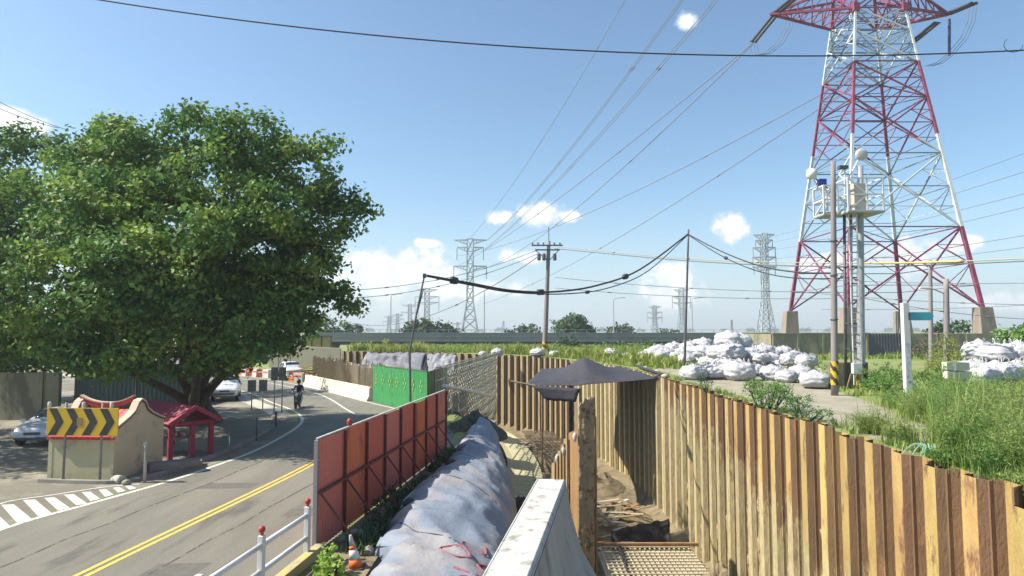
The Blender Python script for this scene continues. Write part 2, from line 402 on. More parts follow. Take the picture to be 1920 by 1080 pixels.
def ribbon(pts, w, z, off=0.0):
    mb = MB(); L_ = []; 
    for i, p in enumerate(pts):
        d = (pts[min(i + 1, len(pts) - 1)] - pts[max(i - 1, 0)]); n_ = Vector((d.y, -d.x, 0)).normalized()
        L_.append([Vector((p.x, p.y, z)) + n_ * (off - w / 2), Vector((p.x, p.y, z)) + n_ * (off + w / 2)])
    mb.grid(L_); return mb
# ------------------------------------------------------------------ ground, trench, plateau, road
rnd = random.Random(7); npr = np.random.default_rng(7)
PZ, FZ = 2.2, -5.5                 # level of the raised ground on the right, level of the trench floor
WALL = smoothline([(8.57, -6), (8.57, 10), (8.57, 36), (7.9, 46), (5.2, 59), (0, 69), (-6, 74.5), (-14, 79), (-22, 83)])
TL = smoothline([(-3.0, -6), (-3.0, 12), (-2.9, 18), (-2.0, 26), (-1.8, 33), (-3.2, 38), (-5.5, 46), (-9, 56), (-16, 67), (-24, 79)])
FL = smoothline([(.3, -6), (.4, 12), (.4, 18), (.5, 26), (.4, 33), (.3, 40), (0, 50), (-1.6, 61), (-4.5, 69), (-12, 76), (-21, 81.5)])
def even(P, n):
    d = [0]
    for i in range(len(P) - 1): d.append(d[-1] + (P[i + 1] - P[i]).length)
    out = []; j = 0
    for k in range(n):
        t = d[-1] * k / (n - 1)
        while j < len(P) - 2 and d[j + 1] < t: j += 1
        out.append(P[j].lerp(P[j + 1], min(1, (t - d[j]) / max(1e-9, d[j + 1] - d[j]))))
    return out
surface('ground', [(-1190, -55), (1190, -55), (1190, 1650), (-1190, 1650)], -.004, field, holes=[[(p.x, p.y) for p in TL[::2]] + [(p.x + .5, p.y + .2) for p in reversed(WALL[::2])]])
nn = 110
wl_e, tl_e, fl_e = even(WALL, nn), even(TL, nn), even(FL, nn)
mb = MB(); rows = []
for i in range(nn):
    a, b = fl_e[i], wl_e[i] + Vector((.5, .2, 0)); row = []
    for j in range(25):
        t = j / 24; p = a.lerp(b, t)
        h = .34 * noise.fractal(Vector((p.x * .5, p.y * .35, 1)), .7, 2.2, 5) + .55 * max(0, t - .86) / .14 + .25 * max(0, noise.noise(Vector((p.x * .9, p.y * .7, 5))))
        if 36 < p.y < 47: h += .5 * max(0, noise.noise(Vector((p.x * 1.1, p.y, 9)))) + .5 * max(0, 1 - abs(p.y - 42) / 5) * (1 - t) 
        row.append(Vector((p.x, p.y, FZ + h)))
    rows.append(row)
mb.grid(rows); tag(mb.build('trench_floor', mud, smooth=True), kind='structure')
mb = MB(); rows = []
for i in range(nn):
    a, b = tl_e[i], fl_e[i]; row = []
    for j in range(15):
        t = j / 14; p = a.lerp(b, t)
        row.append(Vector((p.x, p.y, FZ * (t ** 1.25 if t < 1 else 1) + (.22 * noise.fractal(Vector((p.x * .8, p.y * .6, t * 4)), .7, 2.2, 4) if 0 < j < 14 else -.02))))
    rows.append(row)
mb.grid(rows); tag(mb.build('trench_bank', soil_dark, smooth=True), kind='structure')
# plateau on the right, with skirts
edge = [p + Vector((.42, .12, 0)) for p in WALL]
ppoly = [(p.x, p.y) for p in edge[::2]] + [(-24, 90), (-22, 108), (170, 108), (170, -6)]
surface('raised_ground', ppoly, PZ, field)
mb = MB(); n_ = len(ppoly)
mb.add([(x, y, PZ) for x, y in ppoly] + [(x, y, FZ - .5) for x, y in ppoly], [(i, (i + 1) % n_, (i + 1) % n_ + n_, i + n_) for i in range(n_)])
tag(mb.build('raised_ground_side', earth), kind='structure')
path_l = [(p.x + .3, p.y) for p in edge if p.y < 45][::2]
surface('gravel_path', path_l + [(11.0, 47), (13.6, 42), (15.0, 36), (14.8, 30), (13.6, 24), (12.0, 18.5), (11.0, 13), (10.2, 8), (10, -6)], PZ + .004, gravel)
mb = MB(); rows = []                        # bright concrete strip and kerb along the foot of the left bank
A_ = even(smoothline([(.6, 32), (.25, 40), (.0, 50), (-1.5, 60.5), (-4.0, 68.5)]), 40)
for i, p in enumerate(A_):
    q = p + Vector((1.9, .3, 0)); rows.append([Vector((p.x - .5, p.y, FZ + .95)), Vector((p.x, p.y, FZ + .75)), Vector((q.x - .7, q.y, FZ + .62)), Vector((q.x - .66, q.y, FZ + .5)), Vector((q.x, q.y, FZ + .45)), Vector((q.x + .02, q.y, FZ - .3))])
mb.grid(rows); tag(mb.build('concrete_apron', wall_cream), kind='structure')

RC = [(-9.6, 4), (-8.8, 13), (-7.55, 23.3), (-7.4, 30), (-8.5, 36), (-10.5, 40.8), (-15.8, 51.3), (-26, 64), (-42, 78), (-60, 88)]
RR = [(-4.9, -6), (-4.6, 10), (-4.0, 18), (-2.6, 26.4), (-3.0, 32), (-5, 38), (-9.7, 45), (-18.3, 57.7), (-28, 69), (-45, 83), (-60, 93)]
g_ = lambda x, y: (gp(x, y).x, gp(x, y).y)
RLn = [(-13.6, 4), (-13.2, 12), g_(0, 990), g_(150, 947), g_(300, 905), g_(400, 872), g_(465, 848), g_(512, 825), g_(550, 802), g_(561, 787), g_(548, 772), g_(505, 755), g_(432, 730), (-36, 63), (-52, 74)]
RLs, RRs, RCs = smoothline(RLn), smoothline(RR), smoothline(RC)
surface('parking_lot', [(-90, -6), (-13.4, -6)] + [(p.x - .12, p.y) for p in RLs] + [(-90, 100)], .0, asphalt_old)
surface('road', [(p.x, p.y) for p in RLs] + [(p.x, p.y) for p in reversed(RRs)] + [(-13.4, -6)][:0], .004, asphalt)
surface('verge', [(-4.9, -6), (-4.55, 10), (-3.9, 18), (-2.5, 26.4), (-2.2, 33), (-1.8, 33), (-2.0, 26), (-2.9, 18), (-3.0, 12), (-3.0, -6)], .003, earth)
def mark(name, mb, m): return tag(mb.build(name, m), kind='structure')
mark('road_edge_line', ribbon(RLs, .17, .009, .15), paint_w)
seg = [p for p in RCs if p.y < 33]
mark('road_centre_line', ribbon(seg, .11, .009, -.11), paint_y); mark('road_centre_line', ribbon(seg, .11, .009, .11), paint_y)
seg = [p for p in RCs if 38 < p.y < 75]
mark('road_centre_line', ribbon(seg, .14, .009, 0), paint_w)
mark('road_edge_line', ribbon([p for p in RRs if p.y > 33], .14, .009, -.45), paint_w)
mb = MB()                                   # hatched gore beside the edge line
for (a, b, c, d) in [((-62, 985), (-40, 985), (-12, 1010), (-38, 1018)), ((-30, 962), (-10, 960), (20, 988), (-6, 994)), ((2, 947), (26, 946), (60, 974), (32, 981)), ((43, 938), (66, 937), (97, 963), (72, 969)),
                     ((83, 934), (103, 933), (131, 953), (109, 958)), ((120, 928), (138, 927), (163, 944), (143, 948)), ((153, 923), (169, 922), (188, 936), (170, 940)),
                     ((185, 919), (199, 918), (213, 928), (197, 932)), ((212, 915), (224, 914), (236, 921), (221, 924)), ((234, 911), (246, 911), (256, 916), (243, 919))]:
    q = [gp(x, y) for x, y in (a, b, c, d)]; mb.add([(v.x, v.y, .0085) for v in q], [(0, 1, 2, 3)])
mark('road_hatching', mb, paint_w)
mark('road_hatching_border', ribbon(smoothline([gp(-70, 992), gp(0, 945), gp(100, 928), gp(200, 913), gp(262, 908)]), .09, .0075), paint_w)
mark('footway', ribbon([p + Vector((-.15, 0, 0)) for p in RLs[78:]], 1.1, .006, -.75), concrete)
tar = M('tar_seam', (.035, .033, .03), (.07, .065, .055), 5, .8, c3=(.16, .15, .12), s3=4, t3=.55)
for off_, y0_, y1_, w_ in ((1.3, 9, 27, .05), (-2.1, 8, 30, .06), (2.6, 12, 24, .035)):
    pts_ = [p + Vector((off_ + .12 * noise.noise(p * .8 + Vector((off_, 0, 0))), 0, 0)) for p in RCs if y0_ < p.y < y1_]
    mark('tar_seam', ribbon(pts_, w_, .0065), tar)
for k, (x, y, a, b) in enumerate(((-7.6, 13.2, 1.1, .9), (-9.9, 20.5, 1.6, .8), (-6.2, 17.5, .8, .8))):
    q = [(x + dx * a + .04 * noise.noise(Vector((k, i, 0))), y + dy * b) for i, (dx, dy) in enumerate(((0, 0), (1, .1), (1.05, 1), (.05, .92)))]
    surface('road_patch', q, .0062 + .0002 * k, M('road_patch', (.10, .096, .085), (.13, .125, .11), 3, .9, .5, 60))
mark('manhole_cover', MB().lathe([(.33, 0), (.33, .002)], (-8.9, 26.5, .006), 24), M('cast_iron', (.06, .055, .05), (.09, .085, .075), 14, .7))
# kerb round the shrine corner
kb = [gp(x, y) for x, y in ((70, 905), (215, 908), (300, 893), (380, 866), (450, 838), (500, 812), (520, 795), (515, 782))]
mb = MB(); kp = smoothline(kb); ks = []
for i, p in enumerate(kp):
    d = (kp[min(i + 1, len(kp) - 1)] - kp[max(i - 1, 0)]).normalized(); n2 = Vector((-d.y, d.x, 0))
    ks.append([p + n2 * o_ + Vector((0, 0, z_)) for o_, z_ in ((0, 0), (0.01, .11), (.16, .12), (.17, 0))])
mb.grid(ks); mark('kerb', mb, stain := M('kerb_stone', (.16, .15, .13), (.24, .23, .2), 2, .9))

# far viaduct on short columns
vd = thing('viaduct', 'long low grey viaduct crossing behind the grass field', 'viaduct', (0, 112, 0))
VX0, VX1 = -36, 62
MB().box(((VX0 + VX1) / 2, 3, 3.35), (VX1 - VX0, 7, .9)).build('deck', viad_m, vd)
MB().box(((VX0 + VX1) / 2, -.62, 4.05), (VX1 - VX0, .22, .72)).build('parapet', viad_m, vd, bevel=.02)
mb = MB(); mb.box(((VX0 + VX1) / 2, -.75, 4.43), (VX1 - VX0, .5, .06)); mb.box(((VX0 + VX1) / 2, -.78, 3.74), (VX1 - VX0, .3, .10)); mb.build('edge_band', viad_l, vd)
mb = MB(); mb.box(((VX0 + VX1) / 2, 3, 2.62), (VX1 - VX0, 5.6, .56)); mb.build('girder', viad_d, vd)  # dark colour stands for the shadowed gap beneath the viaduct
for k in range(12): MB().box((VX0 + 4 + k * 8.2, 3, .9), (1.0, 4.6, 2.9)).build('column', viad_m, vd)
mb = MB()
for k in range(50): mb.box((VX0 + 1 + k * 2, -.62, 4.72), (.06, .06, .5))
mb.box(((VX0 + VX1) / 2, -.62, 4.98), (VX1 - VX0, .05, .05)); mb.build('railing', steel_far, vd)
vd = thing('approach_barrier', 'pale yellow ribbed barrier wall left of the viaduct', 'barrier', (-39.5, 100, 0))
mb = MB(); mb.box((5.4, 0, 3.0), (12, .3, 1.9)); mb.build('panel', yellow_w, vd)
mb = MB()
for k in range(9): mb.box((-.6 + k * 1.5, -.22, 3.0), (.14, .14, 2.0))
mb.box((5.4, -.22, 3.98), (12.4, .5, .1)); mb.build('rib', steel_dark, vd)
MB().box((5.4, .3, 1.1), (12.4, .8, 2.1)).build('footing', viad_m, vd)

# ------------------------------------------------------------------ sheet pile walls
def pile_mesh(mb_, p, d, nrm, w, front, top, bottom, dep=.34, th=.025):
    """one U pile: pan and half webs, flange toward the trench when front"""
    s0 = dep / 2 if front else -dep / 2; s1 = -s0
    wh = w * .19                             # web run along the wall per half pile
    prof = [(0, 0), (wh, s0), (w - wh, s0), (w, 0)]
    P = [p + d * a + nrm * b for a, b in prof]
    Q = [p + d * a + nrm * (b - th) for a, b in prof]
    n4 = len(P)
    vs = [Vector((v.x, v.y, bottom)) for v in P] + [Vector((v.x, v.y, top)) for v in P] + [Vector((v.x, v.y, bottom)) for v in Q] + [Vector((v.x, v.y, top)) for v in Q]
    o = len(mb_.v)
    for i in range(n4 - 1):
        mb_.cur = 1 if i == 0 else (0 if i == 1 else 1)  # webs get the darker tone with painted shade, pans the bright one
        mb_.add([vs[i], vs[i + 1], vs[i + 1 + n4], vs[i + n4]], [(0, 1, 2, 3)])
        mb_.add([vs[i + 2 * n4], vs[i + 1 + 2 * n4], vs[i + 1 + 3 * n4], vs[i + 3 * n4]], [(3, 2, 1, 0)])
        mb_.add([vs[i + n4], vs[i + 1 + n4], vs[i + 1 + 3 * n4], vs[i + 3 * n4]], [(0, 1, 2, 3)])
    # edges at the interlocks: a small curled lip, its dark tone painting in the recess shade
    mb_.cur = 1
    mb_.bar(Vector((P[0].x, P[0].y, bottom)), Vector((P[0].x, P[0].y, top - .01)), .07, .05, up=(d.x, d.y, 0))
    mb_.cur = 0
PR = [(random.Random(3 + k).uniform(-.05, .05)) for k in range(400)]
def pile_wall(root, pts, w, top0, bottom, mats, tops=None, hole=True):
    P = resample(pts, w)
    for i in range(len(P) - 1):
        a, b = P[i], P[i + 1]; d = (b - a).normalized(); nrm = Vector((-d.y, d.x, 0))   # toward the trench (left of travel)
        top = top0 + PR[i % 400] + (tops(i, a) if tops else 0)
        jj = random.Random(i * 7 + 1); m_ = MB(); pile_mesh(m_, a, d, nrm, (b - a).length, i % 2 == 0, top, bottom, .36 + jj.uniform(-.06, .05))
        m_.build('sheet_pile', mats, root, off=root.location, fix=False)
near = [p for p in WALL if p.y <= 36.01 and p.y > -1]
nw = thing('sheet_pile_wall', 'long rusty steel sheet pile wall running from the right foreground to the tarp canopy', 'retaining wall', (8.57, 36, FZ))
def ntop(i, a):
    t = .04 * math.sin(a.y * .9)
    return t + (.10 if 17.2 < a.y < 19.2 else 0) + (-.22 if a.y < 10.8 else 0)
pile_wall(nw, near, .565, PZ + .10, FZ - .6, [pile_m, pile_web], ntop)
jr = random.Random(11)
for k in range(20):                     # mud still caked in the pockets of the wall
    y0_ = near[0].y + .565 * 1.5 + 1.13 * (k + 11) + jr.uniform(-.1, .1); zt_ = jr.uniform(-2.4, .2) + max(0, (y0_ - 16)) * .07; ww = .55; rows = []
    for i in range(34):
        z = FZ + (zt_ - FZ) * i / 33; tt = i / 33; row = []
        for j in range(9):
            yy = y0_ + ww * (j / 8 - .5); f = noise.fractal(Vector((yy * 3, z * 2.2, k)), .8, 2.2, 5)
            row.append(Vector((8.74 - (.19 * (1 - tt) ** .5 + .12 * f) * (1 - abs(j / 4 - 1) ** 2) - .0 + .12 * (tt > .93), yy, z + .1 * f)))
        rows.append(row)
    MB().grid(rows).build('mud_crust', mudcake, nw, off=nw.location, smooth=True)
fw1 = [p for p in WALL if 35.99 <= p.y <= 58]
fw = thing('sheet_pile_wall', 'middle stretch of rusty sheet pile wall curving away behind the tarp canopy', 'retaining wall', (7.9, 46, FZ))
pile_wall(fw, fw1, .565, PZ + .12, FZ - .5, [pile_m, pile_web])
fw2 = [p for p in WALL if p.y > 57.5]
fw = thing('sheet_pile_wall', 'far brown sheet pile wall across the trench behind the lattice screen', 'retaining wall', (-6, 74, FZ))
pile_wall(fw, fw2, .565, PZ + .05, FZ - .5, [pile_far, M('shaded_far_pile_web', (.15, .09, .045), (.2, .13, .06), 1, .85, .5, 12, objvar=.3, zdirt=(8.0, 10.0, (.13, .09, .05)))], lambda i, a: .12 * noise.noise(a * .6))  # far webs also darkened in colour to stand for shade
# short cross wall of piles in the middle of the trench, stepped and caked with mud
cw = thing('cross_wall', 'short stepped partition of muddy sheet piles and boards beside the white parapet', 'partition wall', (2.2, 21.5, FZ))
def plate(name, p0, p1, z1s, m_, th=.06, z0=FZ - .4):
    d = (Vector(p1) - Vector(p0)); n = Vector((-d.y, d.x, 0)).normalized() * th
    v = [Vector((p0[0], p0[1], z0)), Vector((p1[0], p1[1], z0)), Vector((p1[0], p1[1], z1s[1])), Vector((p0[0], p0[1], z1s[0]))]
    mb_ = MB().add(v + [q + Vector((n.x, n.y, 0)) for q in v], [(0, 1, 2, 3), (7, 6, 5, 4), (0, 4, 5, 1), (1, 5, 6, 2), (2, 6, 7, 3), (3, 7, 4, 0)])
    return mb_.build(name, m_, cw, off=cw.location)
XS = [1.36, 1.46, 1.56, 1.66, 1.76, 1.86]
for k in range(5):
    plate('board', (XS[k], 22.4 - .08 * k, 0), (XS[k] + .09, 22.2 - .08 * k, 0), (.40 + .22 * k, .48 + .22 * k), brown_steel if k % 2 else pile_far, .05)
plate('web_plate', (1.92, 22.0, 0), (2.16, 21.2, 0), (1.5, 1.75), brown_steel)
# muddy pan with a ragged surface
mb = MB(); rows = []
for i in range(60):
    z = FZ - .3 + (8.6) * i / 59; row = []
    for j in range(12):
        t = j / 11; x = 2.18 + .56 * t - .10 * (1 - i / 59); y = 21.2 + .12 * t
        bump_ = .12 * noise.fractal(Vector((x * 4, z * 1.6, 3)), .8, 2.1, 5) * (1 if 0 < j < 11 else .2)
        row.append(Vector((x + (.05 * noise.noise(Vector((z * 1.5, j, 7))) if j in (0, 11) else 0), y - abs(bump_) - .03, min(z, 2.9 + .2 * math.sin(j * .8) - .5 * (j < 4)))))
    rows.append(row)
mb.grid(rows); mb.build('mud_covered_pan', mudcake, cw, off=cw.location, smooth=True, solid=.05)
plate('edge_plate', (2.78, 21.3, 0), (2.86, 22.4, 0), (2.15, 2.1), brown_steel)
for k in range(2):
    y = 23.0 + k * 1.15; m_ = MB(); pile_mesh(m_, Vector((2.72 + k * .13, y, 0)), Vector((.11, .99, 0)).normalized(), Vector((-1, .1, 0)).normalized(), 1.1, k % 2 == 0, 1.9 - .55 * k * .5 + .3 * math.sin(k * 2), FZ - .4)
    m_.build('sheet_pile', [pile_far, pile_web], cw, off=cw.location, fix=False)
for (x, y, z) in ((2.05, 21.15, 1.55), (1.75, 22.0, .95), (1.55, 22.2, .66)):
    mb = MB(); mb.lathe([(.01, -.2), (.05, -.16), (.08, 0), (.04, .08), (.01, .10)], (x, y, z), 6); mb.build('rag', concrete_w, cw, off=cw.location, smooth=True)

# ------------------------------------------------------------------ concrete parapet in the foreground
d0 = Vector((.171, 1, 0)).normalized()
pr = thing('parapet', 'concrete parapet with a bright lit top and a shaded sloping side in the foreground', 'parapet', (.44, 7.4, FZ), -math.atan(.171))
half = [(.15, 0), (.165, -.02), (.175, -.05), (.24, -.40), (.34, -.75), (.58, -1.15), (.60, -1.35), (.60, -1.4)]
H_ = 3.3 - FZ
poly = [(-x, H_ + z) for x, z in half] + [(x, H_ + z) for x, z in reversed(half)]
MB().prism([(-.15, H_), (-.172, H_ - .035), (-.172, H_ - .06), (.172, H_ - .06), (.172, H_ - .035), (.15, H_)], -7.6, 0).build('coping', concrete_w, pr, bevel=.008)  # lighter concrete paints in the sunlit top
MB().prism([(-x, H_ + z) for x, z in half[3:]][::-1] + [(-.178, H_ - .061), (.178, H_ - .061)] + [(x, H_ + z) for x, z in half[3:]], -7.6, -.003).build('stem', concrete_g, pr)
MB().box((0, -3.8, (H_ - 1.4) / 2), (1.2, 7.6, H_ - 1.4)).build('wing_wall', concrete, pr)

# ------------------------------------------------------------------ tarp-covered bank
def mound_rows():
    rows = []; ys = np.linspace(7.5, 31.5, 150)
    for y in ys:
        t = (y - 7.5) / 24; row = []
        xl = -3.0 + .25 * max(0, 1 - abs(y - 13) / 3) + .22 * noise.noise(Vector((y * .7, 0, 0))) + .34 * ((y * .62 + .5 * noise.noise(Vector((y * .5, 3, 0)))) % 1 - .5) + (max(0, y - 17) * .085)
        xr = .2 - max(0, y - 24) * .11
        pro = [(0, -.25), (.03, .15), (.12, .42), (.25, .5), (.45, .42), (.62, .25), (.78, -.05), (.9, -.5), (.97, -1.2), (1.02, -2.4), (1.04, -3.8), (1.07, -5.6)]
        pp = smoothline([(a, b) for a, b in pro], 5)
        for j, q in enumerate(pp):
            x = xl + (xr - xl) * q.x; z = q.y + (.12 * math.sin(y * .45) + .05 * t)
            am = .05
            f = noise.fractal(Vector((x * 1.3 + 4, y * .9, z)), .65, 2.1, 5)
            crease = abs(noise.noise(Vector((x * .6 + y * .75, y * .3 - x * .3 + z * .5, 2)))) ** .5
            z2 = z + am * f + .27 * (.42 - crease) * min(1, q.x * 4) * (1 if q.x < .95 else .3)
            if j < 6: z2 += .22 * noise.noise(Vector((y * 1.6, 9, 0)))
            row.append(Vector((x + .05 * f * (q.x > .7) + (.10 * noise.noise(Vector((y * 1.8, 4, 0))) if j < 5 else 0), y, z2)))
        rows.append(row)
    return rows
mr = mound_rows()
mt = thing('covered_bank', 'long earth bank covered with pale blue tarpaulin between red fence and parapet', 'covered bank', (-1.5, 18, -.2))
MB().grid(mr).build('tarpaulin', tarp_blue, mt, smooth=True, off=mt.location, solid=-.012)
# seam rope and red brush marks lying on the tarp
def surf(y, u):
    i = min(148, max(0, (y - 7.5) / 24 * 149)); i0 = int(i); n1 = len(mr[0]); j = min(n1 - 1.001, max(0, u * (n1 - 1))); j0 = int(j)
    a = mr[i0][j0].lerp(mr[i0][j0 + 1], j - j0); b = mr[i0 + 1][j0].lerp(mr[i0 + 1][j0 + 1], j - j0)
    return a.lerp(b, i - i0)
def scrawl(pts, r=.022):
    P = [surf(y - .3, .42 + (u - .5) * 1.5) for y, u in pts]; P = smoothline(P, 5); 
    return [p + Vector((.012, -.01, .014)) for p in P]
mb = MB()
for st in ([(13.9, .47), (14.3, .45), (14.35, .50), (14.0, .53), (13.8, .50), (13.9, .47)], [(13.4, .5), (13.2, .55), (13.55, .58), (13.9, .55), (14.2, .58)],
           [(12.9, .48), (12.6, .50), (12.7, .56), (13.1, .55), (13.0, .50), (12.7, .53), (12.4, .58)], [(14.6, .5), (14.9, .52), (14.7, .56), (15.1, .57)],
           [(12.2, .5), (12.0, .56), (12.3, .60), (12.6, .62)], [(13.6, .60), (13.2, .62), (13.0, .60), (12.8, .63)]):
    mb.tube(scrawl(st), .028, 5)
mb.build('painted_writing', redink, mt, off=mt.location)
for y0_, y1_, u0, u1 in ((15.5, 13.2, .12, .62), (19.5, 18.6, .1, .55), (24, 22.5, .1, .6)):
    mb = MB(); mb.tube([p + Vector((0, 0, .01)) for p in smoothline([surf(y0_ + (y1_ - y0_) * k / 9, u0 + (u1 - u0) * k / 9) for k in range(10)], 3)], .018, 6); mb.build('rope', cable_m, mt, off=mt.location)
for (y, u, s_) in ((22.6, .18, .22), (11.5, .3, .2), (17.0, .15, .16)):
    p = surf(y, u); mb = MB(); mb.lathe([(.01, -.06), (s_, -.05), (s_ * 1.1, .03), (s_ * .6, .12), (.01, .15)], p, 10); mb.build('sandbag', tarp_dark, mt, smooth=True, off=mt.location)
# ------------------------------------------------------------------ red site fence
FA, FB = gp(590, 1036), gp(833, 848)
fd = (FB - FA); fl = fd.length; fd.normalize(); fn = Vector((fd.y, -fd.x, 0))   # fn points to the trench side
rf = thing('site_fence', 'faded red corrugated steel site fence with braces beside the road', 'fence', FA)
NB = 8; bw = fl / NB; FH = 2.55
def corrug(mb_, o, d, n, w, h, z0=.05, pitch=.17, amp=.03, jit=0.0, flip=1):
    k = int(w / (pitch / 4)); a = []; b = []
    for i in range(k + 1):
        s = w * i / k; ph = (s / pitch) % 1
        t = (0 if ph < .3 else (ph - .3) / .2 if ph < .5 else 1 if ph < .8 else 1 - (ph - .8) / .2) * amp * flip
        p = o + d * s + n * t; a.append(Vector((p.x, p.y, z0 + o.z))); b.append(Vector((p.x, p.y, z0 + o.z + h + jit * s)))
    mb_.grid([a, b]); return mb_
pm = [red_a, red_b, red_c, red_a, red_c, red_b, red_c, red_a]
tops = [2.45, 2.47, 2.5, 2.45, 2.5, 2.42, 2.48, 2.45]
for k in range(NB):
    mb = MB(); corrug(mb, fd * (k * bw + .03), fd, fn, bw - .05, tops[k], .03); mb.build('panel', pm[k], rf, solid=.004, fix=False)
    p = fd * (k * bw + bw); MB().box((p.x + fn.x * .07, p.y + fn.y * .07, 1.25), (.07, .07, 2.5), math.atan2(fd.y, fd.x)).build('post', dark_red, rf)
    a = fd * (k * bw + .05) + fn * .09 + Vector((0, 0, 1.3)); b = fd * (k * bw + .35) + fn * .95 + Vector((0, 0, .02))
    MB().bar(a, b, .045).build('brace', dark_red, rf)
MB().bar(fn * .09 + Vector((0, 0, 1.32)), fd * fl + fn * .09 + Vector((0, 0, 1.32)), .06, .06).build('rail', dark_red, rf)
MB().bar(Vector((0, 0, 2.525)), fd * fl + Vector((0, 0, 2.525)), .05, .035).build('capping', lip, rf)
MB().box((0, 0, 1.24), (.09, .09, 2.5), math.atan2(fd.y, fd.x)).build('end_post', pole_c, rf)
for s in (1.9,):
    p = fd * s; mb = MB(); mb.lathe([(.05, 0), (.07, .02), (.075, .10), (.05, .16), (.01, .18)], (p.x, p.y, 2.55), 12); mb.build('warning_lamp', red_cap, rf, smooth=True)
# green fence
ga, gb = Vector((-9.7, 45, 0)), Vector((-5.0, 38, 0))
gd = (gb - ga).normalized(); gn = Vector((gd.y, -gd.x, 0)) * -1
if gn.y > 0: gn = -gn
gf = thing('green_site_fence', 'bright green site fence with a row of yellow flower motifs', 'fence', ga)
gl = (gb - ga).length; npan = 5
for k in range(npan):
    mb = MB(); w_ = gl / npan; corrug(mb, gd * (k * w_ + .015), gd, gn, w_ - .03, 2.5, .02, pitch=.3, amp=.012); mb.build('panel', green_p, gf, solid=.004, fix=False)
MB().bar(Vector((0, 0, 2.54)), gd * gl + Vector((0, 0, 2.54)), .06, .05).build('capping', green_d, gf)
for k in range(7):
    mb = MB(); c = gd * (gl * (k + .55) / 7.2) + gn * .035 + Vector((0, 0, 1.62))
    for (dx, dz) in ((0, .26), (.16, 0), (0, -.26), (-.16, 0)):
        q = c + gd * dx + Vector((0, 0, dz))
        e = [q + gd * .085, q + Vector((0, 0, .13)), q - gd * .085, q - Vector((0, 0, .13))]
        mb.add([v + gn * .002 for v in e] + [v - gn * .004 for v in e], [(0, 1, 2, 3), (7, 6, 5, 4), (0, 4, 5, 1), (1, 5, 6, 2), (2, 6, 7, 3), (3, 7, 4, 0)])
    mb.build('flower_motif', motif_m, gf)
gf2 = thing('olive_site_fence', 'dull olive end panels of site fence joining the bright green fence', 'fence', gb)
e2 = Vector((-4.4, 43.5, 0)); d2 = (e2 - gb).normalized(); n2 = Vector((d2.y, -d2.x, 0))
for k in range(3):
    mb = MB(); corrug(mb, d2 * (k * 1.85 + .02), d2, n2, 1.8, 2.5, .02, pitch=.25); mb.build('panel', green_d, gf2, solid=.004, fix=False)
    MB().box((d2.x * (k * 1.85 + 1.85), d2.y * (k * 1.85 + 1.85), 1.28), (.08, .08, 2.56)).build('post', dark_red, gf2)

# ------------------------------------------------------------------ white guard rail with red caps
gr = thing('guard_rail', 'white tubular guard rail with red topped posts at the road edge', 'guard rail', (-4.5, 13.8, 0))
P1, P2 = gp(575, 1052), Vector((-4.68, 12.25, 0))
dirg = (P2 - P1).normalized(); sp = (P2 - P1).length
posts = [P1 + dirg * (sp * k) for k in range(5)]
for k, p in enumerate(posts):
    po = MB().box((p.x, p.y, .58), (.13, .10, 1.16), math.atan2(dirg.y, dirg.x)).build('post', white_p, gr, off=gr.location, bevel=.008)
    if k > 1: continue
    m_ = MB(); m_.lathe([(.02, 0), (.035, .01), (.03, .05), (.055, .07), (.065, .11), (.05, .155), (.01, .175)], (p.x, p.y, 1.16), 14); m_.build('cap', red_cap, gr, off=gr.location, smooth=True)
for z in (.98, .50):
    for k in range(4):
        MB().tube([posts[k] + Vector((0, 0, z)) + dirg * .06, posts[k + 1] + Vector((0, 0, z)) - dirg * .06], .052, 12).build('rail', white_p, gr, off=gr.location, smooth=True)
q = posts[2]; MB().box((q.x - .0, q.y - .25, 1.12), (.34, .26, .07)).build('bracket', steel_dark, gr, off=gr.location, bevel=.01)
kb2 = thing('painted_kerb', 'yellow painted concrete kerb under the white guard rail', 'kerb', (-4.4, 13.6, 0))
a, b = P1 + Vector((.14, .5, .1)), P1 + Vector((.14, .5, .1)) + dirg * 8
MB().bar(a, b, .2, .22).build('kerb_stone', M('worn_yellow', (.46, .35, .10), (.40, .34, .18), 3, .8, c3=(.3, .27, .2), s3=2), kb2, off=kb2.location, bevel=.015)

# traffic cone
def cone(loc, tilt=0.0):
    t = thing('traffic_cone', 'orange and white traffic cone leaning in the strip behind the red fence', 'traffic cone', loc)
    mb = MB(); mb.box((0, 0, .02), (.36, .36, .04)); mb.build('base', rubber, t, bevel=.01)
    MB().lathe([(.15, .04), (.115, .22)], n=20).build('body', orange, t, smooth=True)
    MB().lathe([(.1155, .22), (.078, .42)], n=20).build('reflective_band', white_p, t, smooth=True)
    MB().lathe([(.0785, .42), (.062, .50)], n=20).build('body', orange, t, smooth=True)
    MB().lathe([(.0625, .50), (.03, .70), (.02, .72)], n=20).build('tip', concrete_w, t, smooth=True)
    t.rotation_euler = (R(4), R(-10), 0); return t
cone(gp(668, 1066, -.02))

